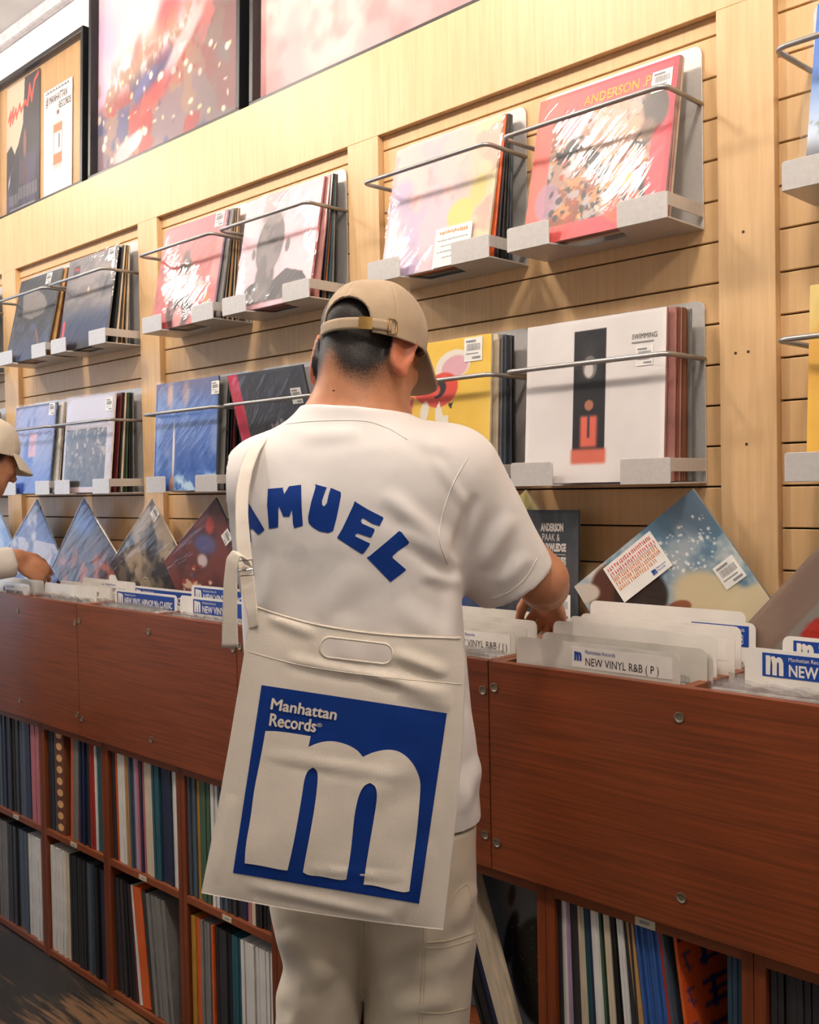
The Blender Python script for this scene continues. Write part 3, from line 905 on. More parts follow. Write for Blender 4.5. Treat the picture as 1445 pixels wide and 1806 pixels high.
a = Art((0.50, 0.54, 0.72), 80)
a.grad(0.5, 0.0, (0.18, 0.34, 0.68)).cloud(2, 3, (0.66, 0.62, 0.74), 0.45, 0.7, 0.7, mask=sm(a.V, 0.3, 0.8)).ell(0.42, 0.36, 0.17, 0.36, (0.14, 0.32, 0.66), 4, 0.08).ell(0.36, 0.80, 0.045, 0.07, (0.34, 0.40, 0.60), 0, 0.02).ell(0.50, 0.82, 0.045, 0.07, (0.34, 0.40, 0.60), 0, 0.02).rect(0.40, 0.60, 0.40, 0.68, (0.86, 0.62, 0.66), 0.02, 0.9).rect(0.0, 1.0, 0.97, 1.0, (0.32, 0.36, 0.46))
record('blue and lilac gradient record behind the second shopper', a, X_LO['blue'] - RW / 2 - 0.012, 1.618, ZB, 7, edge='charcoal', fm=film, st=[(0.90, 0.86, 0.042)])
backs(X_LO['blue'], ZL, ['white', 'cream', 'black', 'white'], 1.632, 6.5, 'the blue gradient rack', 'record edges in the blue gradient rack', 1.66, 6)

a = Art((0.34, 0.40, 0.56), 40)
a.cloud(3, 4, (0.5, 0.5, 0.6))
record('dusky blue record at the left edge, lower row', a, X_LO['dusk'] - RW / 2, 1.622, ZB, 6, edge='black')
backs(X_LO['dusk'], ZL, ['black', 'slate', 'black', 'grey'], 1.64, 5, 'the left edge lower rack', 'record edges in the left edge lower rack', 1.700, 1)

# --- framed posters standing on the top rail
frame_m = mat('frame_black', (0.09, 0.09, 0.10), 0.35, var=0.1)
glass = film_mat('poster_glazing', 0.02, 0.0, 0.03, 3.0, (1, 1, 1), (0, 0, 0))
board_m = wood('poster_backboard', (0.72, 0.55, 0.34), (0.80, 0.63, 0.42), (30, 30, 2), 0.5, 2.0)


def poster_frame(label, x0, x1, z0, h, y=1.775, lean=2.0):
    o = thing('framed_poster', label, 'poster', ((x0 + x1) / 2, y, z0), (-R(lean), 0, 0), 'framed posters on the top rail')
    w = x1 - x0
    f = 0.017
    V = [(-w / 2, 0), (w / 2, 0), (w / 2, h), (-w / 2, h)]
    for (a0, a1, b0, b1) in ((-w / 2, w / 2, 0, f), (-w / 2, w / 2, h - f, h), (-w / 2, -w / 2 + f, f, h - f), (w / 2 - f, w / 2, f, h - f)):
        MB().box(a0, a1, -0.04, 0.0, b0, b1).build('frame_bar', frame_m, o, bevel=0.0015)
    return o, w, h, f


o, w, h, f = poster_frame('framed wooden board with two small prints, leftmost on the rail', -3.985, -3.245, 2.402, 0.545)
MB().box(-w / 2 + 0.01, w / 2 - 0.01, -0.012, -0.004, 0.01, h - 0.01).build('backboard', board_m, o)
a = Art((0.13, 0.12, 0.15), 110)
a.poly([(0.0, 0.50), (0.0, 1.0), (0.55, 1.0), (0.50, 0.66), (0.36, 0.52), (0.25, 0.46), (0.14, 0.54)], (0.84, 0.73, 0.62)).cloud(4, 5, (0.30, 0.28, 0.40), 0.5, 0.7, 0.8, mask=1 - sm(a.V, 0.35, 0.5)).ell(0.56, 0.50, 0.06, 0.15, (0.55, 0.33, 0.24), 0, 0.03).ell(0.55, 0.28, 0.09, 0.12, (0.33, 0.2, 0.17), 0, 0.04).ell(0.2, 0.36, 0.24, 0.02, (0.62, 0.45, 0.52), 30).ell(0.7, 0.62, 0.2, 0.015, (0.45, 0.34, 0.40), 25).ell(0.08, 0.26, 0.04, 0.10, (0.80, 0.76, 0.78), -30)
zz = [(0.05, 0.74), (0.12, 0.80), (0.10, 0.70), (0.20, 0.82), (0.18, 0.71), (0.28, 0.80), (0.30, 0.73), (0.40, 0.82), (0.44, 0.76), (0.56, 0.82), (0.64, 0.78), (0.70, 0.92), (0.76, 0.80), (0.84, 0.93), (0.95, 0.97)]
for (p, q) in zip(zz[:-1], zz[1:]):
    n_ = 12
    for k in range(n_ + 1):
        a.ell(p[0] + (q[0] - p[0]) * k / n_, p[1] + (q[1] - p[1]) * k / n_, 0.022, 0.018, (0.86, 0.26, 0.18), 0, 0.004)
g = random.Random(3)
for k in range(9):
    a.ell(0.15 + 0.09 * k, 0.24 + 0.03 * math.sin(k * 2), 0.006, 0.06, (0.62, 0.62, 0.62), -30 + 20 * (k % 3))
for k in range(26):
    a.rect(0.08 + k * 0.033, 0.08 + k * 0.033 + 0.016, 0.07 + (0.02 if k > 8 else 0), 0.19 - (0 if k > 8 else 0.04), (0.55, 0.53, 0.53), 0.004)
for k in range(14):
    a.rect(0.12 + k * 0.055, 0.12 + k * 0.055 + 0.035, 0.03, 0.045, (0.75, 0.74, 0.74), 0.004)
place('concert_print', a.build('concert_print', 0.275, 0.50, paint_mat('poster_print', 0.5)), o, (-0.135, -0.0165, 0.018))
a = Art((0.90, 0.87, 0.86), 90)
a.rect(0.34, 0.66, 0.28, 0.66, (0.88, 0.45, 0.26)).rect(0.36, 0.64, 0.38, 0.58, (0.86, 0.83, 0.84)).rect(0.52, 0.58, 0.42, 0.56, (0.4, 0.38, 0.42)).rect(0.34, 0.66, 0.24, 0.29, (0.80, 0.74, 0.72)).rect(0.46, 0.55, 0.66, 0.74, (0.86, 0.82, 0.80)).rect(0.46, 0.55, 0.73, 0.78, (0.36, 0.20, 0.14)).rect(0.1, 0.85, 0.195, 0.20, (0.5, 0.48, 0.48)).rect(0.25, 0.7, 0.17, 0.175, (0.6, 0.58, 0.58))
g = random.Random(8)
for k in range(22):
    x = 0.06 + 0.04 * k
    a.ell(x, 0.05 + 0.03 * g.random(), 0.006, g.uniform(0.015, 0.05), (0.2, 0.19, 0.2), g.uniform(-40, 30))
fp = place('bottle_print', a.build('bottle_print', 0.215, 0.395, MATS['poster_print']), o, (0.145, -0.0165, 0.018))
hand_m = ink
place('handwriting', text_mesh('@ MANHATTAN', 0.040, hand_m, width=0.165, shear=0.25), fp, (-0.095, -0.001, 0.340))
place('handwriting', text_mesh('RECORDS', 0.036, hand_m, width=0.095, shear=0.3), fp, (0.005, -0.001, 0.308))
gg = MB()
for k in range(16):
    x = -0.09 + k * 0.011
    gg.box(x, x + 0.005, -0.0005, 0, 0.380, 0.380 + 0.004 * (1 + k % 2))
gg.build('handwriting', hand_m, fp, (0, -0.0006, 0))
MB().add([(-w / 2 + f, -0.030, f), (w / 2 - f, -0.030, f), (w / 2 - f, -0.030, h - f), (-w / 2 + f, -0.030, h - f)], [(0, 1, 2, 3)]).build('glazing', glass, o)

o, w, h, f = poster_frame('large framed poster of a pink sky over scattered petals', -3.205, -2.345, 2.402, 0.86)
a = Art((0.90, 0.80, 0.82), 190)
a.gradu(0.25, 0.0, (0.80, 0.66, 0.80), 0.8).cloud(2, 3, (0.95, 0.88, 0.86), 0.45, 0.7, 0.7)
a.ell(0.62, 0.62, 0.17, 0.25, (0.90, 0.55, 0.58), -32, 0.08, 0.9).ell(0.52, 0.50, 0.13, 0.09, (0.86, 0.36, 0.38), 35, 0.06, 0.9).ell(0.30, 0.42, 0.05, 0.10, (0.88, 0.45, 0.45), -25, 0.04, 0.8).ell(0.40, 0.40, 0.09, 0.035, (0.86, 0.42, 0.36), 20, 0.03, 0.8)
lim = 0.30 + 0.22 * a.U
a.cloud(26, 5, (0.66, 0.52, 0.42), 0.42, 0.58, 0.9, 0.6, mask=(1 - sm(a.V, lim, lim + 0.14)) * sm(a.V, lim - 0.22, lim - 0.08))
low = 1 - sm(a.V, lim - 0.12, lim + 0.0)
a.mix(low * 0.7, (0.36, 0.27, 0.30)).cloud(5, 9, (0.66, 0.20, 0.18), 0.50, 0.58, 0.9, mask=low).cloud(6, 19, (0.28, 0.27, 0.46), 0.52, 0.60, 0.9, mask=low).cloud(11, 29, (0.62, 0.48, 0.40), 0.55, 0.62, 0.8, mask=low)
low2 = sm(a.U, 0.62, 0.85) * (1 - sm(a.V, 0.5, 0.62))
a.mix(low2 * 0.7, (0.42, 0.37, 0.37)).cloud(6, 39, (0.80, 0.42, 0.40), 0.55, 0.64, 0.8, mask=low2).ell(0.62, 0.36, 0.26, 0.05, (0.84, 0.78, 0.78), 38, 0.03, 0.8).ell(0.42, 0.22, 0.22, 0.07, (0.78, 0.26, 0.22), 18, 0.05, 0.8).ell(0.35, 0.28, 0.14, 0.04, (0.42, 0.42, 0.62), 25, 0.03, 0.8)
a.specks(55, 6, [(0.93, 0.86, 0.76), (0.90, 0.72, 0.70), (0.88, 0.80, 0.56), (0.92, 0.88, 0.84)], (0.0, 1.0, 0.02, 0.40), (0.005, 0.020), 0.85)
a.specks(30, 16, [(0.55, 0.40, 0.44), (0.95, 0.93, 0.92)], (0.0, 0.9, 0.6, 0.98), (0.003, 0.010))
a.ell(0.22, 0.06, 0.12, 0.05, (0.92, 0.72, 0.72), 15, 0.02).ell(0.30, 0.08, 0.07, 0.04, (0.95, 0.88, 0.86), 25, 0.02)
for k in range(11):
    q = R(20 + 15 * k)
    a.ell(0.64 + 0.03 * math.cos(q), 0.17 + 0.045 * math.sin(q), 0.038, 0.005, (0.78, 0.62, 0.48), math.degrees(q))
place('print', a.build('print', w - 2 * f, h - 2 * f, MATS['poster_print']), o, (0, -0.012, f))
MB().box(-w / 2 + 0.01, w / 2 - 0.01, -0.010, -0.004, 0.01, h - 0.01).build('backboard', frame_m, o)
MB().add([(-w / 2 + f, -0.026, f), (w / 2 - f, -0.026, f), (w / 2 - f, -0.026, h - f), (-w / 2 + f, -0.026, h - f)], [(0, 1, 2, 3)]).build('glazing', glass, o)

o, w, h, f = poster_frame('large framed pale rose poster at the top edge', -2.300, -1.440, 2.402, 0.86)
a = Art((0.86, 0.66, 0.66), 90)
a.cloud(2, 13, (0.93, 0.80, 0.77), 0.45, 0.65).cloud(5, 23, (0.80, 0.52, 0.52), 0.5, 0.7, 0.6).grad(0.3, 0.9, (0.95, 0.84, 0.82), 0.7)
place('print', a.build('print', w - 2 * f, h - 2 * f, MATS['poster_print']), o, (0, -0.012, f))
MB().box(-w / 2 + 0.01, w / 2 - 0.01, -0.010, -0.004, 0.01, h - 0.01).build('backboard', frame_m, o)
MB().add([(-w / 2 + f, -0.026, f), (w / 2 - f, -0.026, f), (w / 2 - f, -0.026, h - f), (-w / 2 + f, -0.026, h - f)], [(0, 1, 2, 3)]).build('glazing', glass, o)

# ------------------------------------------------------------------ record bins, shelves and what stands in them
cherry = wood('cherry_laminate', (0.41, 0.185, 0.075), (0.52, 0.25, 0.11), (2.0, 60, 95), 0.40, 2.0, contrast=(0.36, 0.62), figure=0.9)
cherry_edge = wood('cherry_edge', (0.45, 0.22, 0.10), (0.56, 0.29, 0.15), (2, 30, 30), 0.4, 2.2)
cherry_v = wood('cherry_upright', (0.40, 0.18, 0.075), (0.52, 0.25, 0.115), (30, 30, 1.6), 0.38, 2.2, contrast=(0.28, 0.72))
TOP_Z, BOT_Z = 1.042, 0.672
SEAM = [-3.401, -2.654, -1.906, -1.159, -0.411, 0.337]
sc = MB()
ring = [(math.cos(q * math.pi / 6), math.sin(q * math.pi / 6)) for q in range(12)]
V = [(x * 0.0085, -0.0003, z * 0.0085) for x, z in ring] + [(x * 0.0085, -0.0016, z * 0.0085) for x, z in ring] + [(x * 0.0068, -0.0018, z * 0.0068) for x, z in ring] + [(x * 0.005, -0.0006, z * 0.005) for x, z in ring] + [(0, -0.0004, 0)]
Fc = [(i + 12 * s, (i + 1) % 12 + 12 * s, (i + 1) % 12 + 12 * s + 12, i + 12 * s + 12) for s in range(3) for i in range(12)] + [(36 + i, 36 + (i + 1) % 12, 48) for i in range(12)]
sc.add(V, [f_[::-1] for f_ in Fc])
screw_me = sc.mesh('screw', screw_m, smooth=False)
cross_me = MB().box(-0.003, 0.003, -0.0009, -0.0004, -0.0007, 0.0007).box(-0.0007, 0.0007, -0.00091, -0.0004, -0.003, 0.003).mesh('screw_slot', groove)
bin_lab = ['red-brown record bin at the left edge of the picture', 'red-brown record bin holding the hip-hop classics cards', 'red-brown record bin mostly hidden by the man in the cap', 'red-brown record bin in the right foreground', 'red-brown record bin beyond the right edge']
for i in range(5):
    x0, x1 = SEAM[i] + 0.0012, SEAM[i + 1] - 0.0012
    o = thing('record_bin', bin_lab[i], 'bin', (x0, FRONT_Y, BOT_Z), group='record bins along the wall')
    w = x1 - x0
    h = TOP_Z - BOT_Z
    fp = MB().box(0, w, 0, 0.018, 0, h).build('front_panel', cherry, o, bevel=0.0014)
    for sx, dz in ((0.012, 0.0), (w / 2, 0.0), (w - 0.012, -0.008)):
        for z in (h - 0.046, 0.050):
            s_ = place('screw', screw_me, fp, (sx, 0, z + (dz if z > 0.2 else -dz)))
    for sx in (0, w / 2 - 0.009, w - 0.018):
        MB().box(sx, sx + 0.018, 0.018, 0.325, 0.018, h - 0.002).build('divider' if 0 < sx < w - 0.02 else 'side_panel', cherry_edge, o, bevel=0.001)
    MB().box(0, w, 0.018, 0.325, 0, 0.018).build('bottom_board', cherry_edge, o)
    MB().box(0, w, 0.325, 0.34, 0, h).build('back_board', cherry_edge, o)

COLX = [-3.296, -2.922, -2.548, -2.174, -1.80, -1.426, -1.052, -0.678, -0.304]
SH_Y, MID = 1.384, 0.342
col_words = ['at the left picture edge', 'second from the left edge', 'third from the left edge', 'fourth from the left edge, beside the bag', 'behind the man in the cap', 'just right of the man in the cap', 'under the right foreground bin', 'at the right picture edge']
plaque = mat('shelf_plaque', (0.80, 0.76, 0.66), 0.5)
for i in range(8):
    x0, x1 = COLX[i] + 0.0006, COLX[i + 1] - 0.0006
    o = thing('shelf_unit', 'red-brown two-tier record shelf ' + col_words[i], 'shelf', (x0, SH_Y, FLOOR_Z), group='shelf units below the bins')
    w = x1 - x0
    H = BOT_Z - FLOOR_Z - 0.004
    for sx in (0, w - 0.018):
        MB().box(sx, sx + 0.018, 0, 0.32, 0, H).build('side_panel', cherry_v, o, bevel=0.0008)
    for nm, z in (('bottom_board', 0.004), ('middle_board', MID - FLOOR_Z - 0.009), ('top_board', H - 0.018)):
        b_ = MB().box(0.018, w - 0.018, 0.0, 0.32, z, z + 0.018).build(nm, cherry_edge, o, bevel=0.0006)
        if nm == 'middle_board':
            MB().box(w / 2 - 0.018, w / 2 + 0.018, -0.0012, 0, z + 0.003, z + 0.0155).build('shelf_plaque', plaque, b_)
            MB().box(w / 2 - 0.008, w / 2 + 0.008, -0.0015, -0.0011, z + 0.007, z + 0.011).build('plaque_print', ink_grey, b_)
    if i == 6:
        MB().box(w / 2 - 0.010, w / 2 + 0.026, -0.0012, 0, H - 0.017, H - 0.003).build('shelf_plaque', plaque, o)
        MB().box(w / 2 - 0.002, w / 2 + 0.016, -0.0015, -0.0011, H - 0.012, H - 0.007).build('plaque_print', ink_grey, o)
    MB().box(0.018, w - 0.018, 0.314, 0.32, 0.02, H - 0.02).build('back_board', cherry_edge, o)

# spines standing in the cubbies
_sp = {}


def spine_mesh(c):
    if c not in _sp:
        _sp[c] = MB().box(-0.5, 0.5, 0, 0.308, 0, LPS).mesh('record', jm(c))
    return _sp[c]


def cubby(col, row, runs, words, roll=0.0, x_from=None, fill=0.326, deep=1.0):
    """runs: (colour, count, relative thickness, roll in degrees)."""
    n = sum(r_[1] * r_[2] for r_ in runs)
    unit = fill / n
    x = (COLX[col] + 0.0215) if x_from is None else x_from
    z = (FLOOR_Z + 0.0225) if row == 0 else MID + 0.0095
    g = random.Random(col * 10 + row)
    cnt = {}
    for r_ in runs:
        cnt[r_[0]] = cnt.get(r_[0], 0) + r_[1]
    for r_ in runs:
        c, k, rel = r_[:3]
        rl = r_[3] if len(r_) > 3 else roll
        for _ in range(k):
            th = unit * rel
            rr = rl + g.uniform(-0.35, 0.35)
            xx = x + th / 2
            oz = abs(math.sin(R(rr))) * th / 2
            o = place('record', spine_mesh(c), None, (xx, SH_Y + 0.008 + g.uniform(-0.003, 0.004), z + oz), (0, R(rr), 0))
            o.scale = (th * 0.88, deep, 1)
            lab = '%s record spine in the %s' % (c, words)
            tag(o, lab, 'record', ('%s spines, %s' % (c, words)) if cnt[c] > 1 else None)
            x += th


cubby(0, 1, [('slate', 3, 1), ('navy', 3, 1), ('charcoal', 4, 1), ('slate', 2, 1.2), ('navy', 2, 1), ('pink', 4, 0.9)], 'upper cubby at the left picture edge')
cubby(0, 0, [('grey', 4, 1.2), ('charcoal', 5, 1), ('slate', 4, 1), ('white', 6, 0.9), ('grey', 1, 1)], 'lower cubby at the left picture edge')
cubby(1, 1, [('charcoal', 4, 1), ('slate', 2, 1)], 'upper cubby second from the left edge', x_from=COLX[1] + 0.0215, fill=0.055)
cubby(1, 1, [('orange', 1, 1, 3.0), ('grey', 3, 0.9, 3.0), ('red', 1, 1.0, 3), ('navy', 4, 0.9, 1.5), ('charcoal', 2, 1, 1.0), ('red', 2, 1.0, 0), ('white', 1, 0.8, 0), ('teal', 2, 1.2, 0)], 'upper cubby second from the left edge', x_from=COLX[1] + 0.152, fill=0.190)
ob = thing('record_box', 'brown box set with rows of pale dots, second upper cubby', 'box', (COLX[1] + 0.100, SH_Y + 0.006, MID + 0.0095))
MB().box(-0.026, 0.026, 0, 0.30, 0, 0.313).build('case', jm('brown'), ob, bevel=0.001)
dot_me = MB().prism([(0.017 * math.cos(q * math.pi / 8), 0.0105 * math.sin(q * math.pi / 8)) for q in range(16)], -0.001, 0.001).mesh('dot', mat('dot_cream', (0.85, 0.66, 0.45), 0.5))
for k in range(9):
    place('dot', dot_me, ob, (0, 0, 0.020 + 0.034 * k))
cubby(1, 0, [('white', 7, 1), ('cream', 2, 1), ('charcoal', 8, 1), ('slate', 3, 1), ('black', 3, 1), ('navy', 2, 1)], 'lower cubby second from the left edge')
cubby(2, 1, [('charcoal', 2, 1), ('orange', 1, 1.3), ('white', 3, 1.3), ('tan', 2, 0.9), ('slate', 2, 1), ('lilac', 2, 0.9), ('pink', 1, 0.9), ('navy', 1, 1), ('pink', 1, 0.8), ('cream', 3, 1.4), ('teal', 3, 1), ('navy', 5, 1), ('white', 2, 1.2)], 'upper cubby third from the left edge', roll=-1.0)
cubby(2, 0, [('charcoal', 6, 1.2, -3.0), ('black', 3, 1, -4), ('maroon', 1, 0.8, -6), ('white', 1, 1.6, -7.5), ('orange', 1, 4.2, -7.5), ('charcoal', 1, 2, -7), ('grey', 5, 1.6, -6)], 'lower cubby third from the left edge', fill=0.285)
cubby(3, 1, [('slate', 3, 1), ('mustard', 1, 1), ('green', 3, 1.3), ('maroon', 1, 0.8), ('white', 2, 1.1), ('slate', 3, 1), ('charcoal', 4, 1), ('navy', 3, 1), ('pink', 1, 1.1), ('cream', 1, 1.3), ('black', 5, 1)], 'upper cubby beside the bag')
cubby(3, 0, [('mustard', 1, 1.5), ('orange', 1, 1.6), ('grey', 4, 0.9), ('orange', 1, 0.6), ('charcoal', 5, 1), ('teal', 3, 1), ('white', 9, 1)], 'lower cubby beside the bag')
cubby(5, 1, [('black', 4, 1, -20), ('navy', 2, 1, -20), ('cream', 1, 2.4, -20)], 'cubby just right of the man in the cap', x_from=-1.205, fill=0.066, deep=0.14)
cubby(6, 1, [('charcoal', 2, 0.7, -1), ('white', 2, 0.9, -1), ('lilac', 2, 0.6, -1.2), ('charcoal', 3, 1, -1.8), ('cream', 2, 0.9, -2.4), ('teal', 2, 1, -2.6), ('navy', 1, 0.8, -2.8), ('white', 3, 0.9, -3), ('green', 2, 0.9, -3.4), ('cream', 2, 0.9, -3.6), ('black', 3, 0.9, -4), ('white', 2, 0.9, -4.5), ('charcoal', 3, 0.8, -5), ('tan', 1, 2.2, -6.5), ('blue', 10, 0.72, -6.5), ('red', 1, 0.8, -7), ('slate', 1, 0.9, -7.5)], 'upper cubby under the right foreground bin', fill=0.240)
cubby(6, 1, [('petrol', 3, 1, 0)], 'upper cubby under the right foreground bin', x_from=COLX[7] - 0.046, fill=0.024)
cubby(7, 1, [('charcoal', 7, 1), ('red', 6, 1), ('black', 4, 1), ('orange', 3, 1)], 'upper cubby at the right picture edge', fill=0.20)
# face-out orange record with blue characters, leaning in the right cubby
a = Art((0.84, 0.33, 0.14), 90)
a.rect(0.9, 1.0, 0, 1, (0.12, 0.14, 0.22)).rect(0.0, 1.0, 0.90, 1.0, (0.13, 0.13, 0.16)).rect(0.40, 0.90, 0.0, 1.0, (0.80, 0.34, 0.16), 0.01, 0.5)
bl = (0.16, 0.20, 0.42)
for k in range(4):
    z = 0.74 - k * 0.22
    a.rect(0.16, 0.48, z + 0.13, z + 0.16, bl).rect(0.16, 0.48, z + 0.02, z + 0.05, bl).rect(0.18 + 0.05 * (k % 2), 0.23 + 0.05 * (k % 2), z, z + 0.17, bl).rect(0.38, 0.43, z + 0.04, z + 0.17, bl).rect(0.20, 0.44, z + 0.075, z + 0.10, bl)
for k in range(5):
    z = 0.74 - k * 0.17
    a.rect(0.02, 0.10, z + 0.09, z + 0.11, bl).rect(0.05, 0.07, z, z + 0.10, bl, rot=20).rect(0.02, 0.11, z + 0.03, z + 0.045, bl, rot=-25)
o = record('orange record with blue block characters, leaning in the right cubby', a, -0.757, SH_Y + 0.165, MID + 0.012, 8, 0, 84, edge='orange', fl_=False)
# face-out dark record with polka dot figure
a = Art((0.40, 0.43, 0.45), 110)
a.cloud(2, 3, (0.46, 0.49, 0.51), 0.4, 0.7)
a.ell(0.86, 0.36, 0.25, 0.34, (0.075, 0.07, 0.08), 0, 0.03).ell(0.62, 0.50, 0.055, 0.20, (0.075, 0.07, 0.08), -12, 0.02).ell(0.92, 0.80, 0.13, 0.22, (0.10, 0.075, 0.07), 0, 0.03).ell(0.62, 0.75, 0.035, 0.09, (0.20, 0.15, 0.13), -10, 0.02)
a.specks(70, 4, [(0.50, 0.48, 0.47)], (0.60, 1.0, 0.25, 0.62), (0.004, 0.007), 0.9)
o = record('grey record with a dark polka-dotted figure, facing out of a cubby', a, (COLX[5] + COLX[6]) / 2 + 0.008, SH_Y + 0.075, MID + 0.0095, 3, edge='charcoal', fl_=False)
place('lettering', text_mesh('R', 0.022, ink), o, (-0.150, -0.0044, 0.285))

# records standing in the bins, seen by their plastic-wrapped tops
sleeve_edge = mat('sleeve_plastic', (0.80, 0.78, 0.75), 0.25, coat=0.6, var=0.12, scale=20, spec=0.6)
wrap = film_mat('sleeve_mouth', 0.9, 0.22, 0.12, 14.0, (4, 1, 1), (0, 0, 0), 0.18)
wv = []
for s_ in range(3):
    g = random.Random(s_)
    V, Fc = [], []
    n = 26
    ph = [g.uniform(0, 6) for _ in range(3)]
    for i in range(n + 1):
        x = (i / n - 0.5) * 0.318
        d = 0.0016 * math.sin(i * 0.9 + ph[0]) + 0.0012 * math.sin(i * 2.1 + ph[1])
        V += [(x, 0.0, LPS - 0.02), (x, d, LPS + 0.004), (x, d * 2.2 - 0.002, LPS + 0.011 + 0.002 * math.sin(i * 1.7 + ph[2]))]
    for i in range(n):
        for j in range(2):
            a_ = i * 3 + j
            Fc.append((a_, a_ + 3, a_ + 4, a_ + 1))
    wv.append(mesh('sleeve_mouth', V, Fc, wrap, True))
_bj = {}


def bin_jacket(c):
    if c not in _bj:
        _bj[c] = MB().box(-0.157, 0.157, -0.0022, 0.0022, 0, LPS).mesh('jacket', jm(c) if c != 'plastic' else sleeve_edge, 0.0006, seg=1)
    return _bj[c]


def fill_bin(x0, x1, ys, words, seed, z=0.716, stuff=False):
    g = random.Random(seed)
    cx = (x0 + x1) / 2
    if stuff:
        # too small in the picture to pick apart: one object
        bm = bmesh.new()
        for y in ys:
            M_ = Matrix.Translation((g.uniform(-0.008, 0.008), y - ys[0], g.uniform(0.0, 0.008))) @ Matrix.Rotation(R(-1.5 + g.uniform(-1, 1)), 4, 'X')
            for k, me in enumerate((bin_jacket('plastic'), g.choice(wv))):
                n0, f0 = len(bm.verts), len(bm.faces)
                bm.from_mesh(me)
                bm.verts.ensure_lookup_table()
                bm.faces.ensure_lookup_table()
                for v in bm.verts[n0:]:
                    v.co = M_ @ v.co
                for f_ in bm.faces[f0:]:
                    f_.material_index = k
        me = bpy.data.meshes.new('wrapped_records')
        bm.to_mesh(me)
        bm.free()
        me.materials.append(sleeve_edge)
        me.materials.append(wrap)
        tag(place('wrapped_records', me, None, (cx, ys[0], z)), 'pack of plastic-wrapped records in the %s' % words, 'records', None, 'stuff')
        return
    for y in ys:
        c = g.choice(('plastic', 'plastic', 'white', 'grey', 'cream', 'plastic', 'lilac'))
        o = thing('record', 'plastic-wrapped record standing in the %s' % words, 'record', (cx + g.uniform(-0.008, 0.008), y, z + g.uniform(0.0, 0.008)), (R(-1.5 + g.uniform(-1, 1)), 0, 0), 'wrapped records, %s' % words)
        place('jacket', bin_jacket(c), o)
        place('sleeve_mouth', g.choice(wv), o)


def rng(a_, b_, n):
    return [a_ + (b_ - a_) * k / (n - 1) for k in range(n)]


MIDX = [(SEAM[i] + SEAM[i + 1]) / 2 for i in range(5)]
fill_bin(MIDX[3] + 0.009, SEAM[4] - 0.018, rng(1.400, 1.432, 5) + rng(1.450, 1.545, 10) + rng(1.562, 1.615, 5), 'bin at the right picture edge', 1)
fill_bin(SEAM[3] + 0.018, MIDX[3] - 0.009, rng(1.404, 1.430, 4) + rng(1.448, 1.60, 7), 'bin under the R and B P card', 2)
fill_bin(MIDX[2] + 0.009, SEAM[3] - 0.018, rng(1.398, 1.455, 8) + rng(1.485, 1.58, 4), 'bin under the R and B J card', 3, stuff=True)
fill_bin(SEAM[1] + 0.018, MIDX[1] - 0.009, rng(1.398, 1.445, 7) + rng(1.475, 1.62, 7), 'bin with the nineties classics card', 4, stuff=True)
fill_bin(MIDX[1] + 0.009, SEAM[2] - 0.018, rng(1.396, 1.420, 4) + rng(1.445, 1.62, 8), 'bin beside the strap tail', 5, stuff=True)
fill_bin(MIDX[0] + 0.009, SEAM[1] - 0.018, rng(1.398, 1.440, 6) + rng(1.46, 1.62, 8), 'bin before the second shopper', 6, stuff=True)
fill_bin(SEAM[0] + 0.018, MIDX[0] - 0.009, rng(1.398, 1.60, 9), 'bin at the left picture edge', 7, stuff=True)

# divider cards
card_white = mat('card_white', (0.91, 0.89, 0.86), 0.4, var=0.03, scale=12, coat=0.2)
card_clear = mat('card_frosted', (0.85, 0.83, 0.79), 0.35, var=0.05, scale=12, coat=0.3)
card_blue = mat('card_blue', (0.06, 0.25, 0.58), 0.4, var=0.04)
card_ink = mat('card_black_ink', (0.08, 0.08, 0.09), 0.6)
card_paper = mat('card_paper', (0.90, 0.88, 0.85), 0.5, var=0.02)
M_OUT = [(0.05, 0.02), (0.05, 0.98), (0.27, 0.98), (0.29, 0.90), (0.40, 0.97), (0.50, 0.96), (0.58, 0.86), (0.68, 0.94), (0.80, 0.93), (0.90, 0.84), (0.96, 0.66), (0.96, 0.02), (0.73, 0.02), (0.73, 0.62), (0.69, 0.72), (0.63, 0.62), (0.62, 0.02), (0.39, 0.02), (0.39, 0.66), (0.35, 0.78), (0.30, 0.68), (0.28, 0.02)]


def m_mesh(s, m):
    bm = bmesh.new()
    vs = [bm.verts.new((x * s, 0, z * s)) for x, z in M_OUT]
    f_ = bm.faces.new(vs)
    bmesh.ops.triangulate(bm, faces=[f_])
    me = bpy.data.meshes.new('logo_m')
    bm.to_mesh(me)
    bm.free()
    me.materials.append(m)
    return me


m_white, m_blue = m_mesh(0.030, card_paper), m_mesh(0.016, card_blue)
CW = 0.318
card_me = {k: MB().prism(rrect(CW, 0.39, 0.012, 4, None, 0.0, (0, 0, 1, 1)), -0.0007, 0.0007).mesh('card', m_) for k, m_ in (('white', card_white), ('clear', card_clear))}


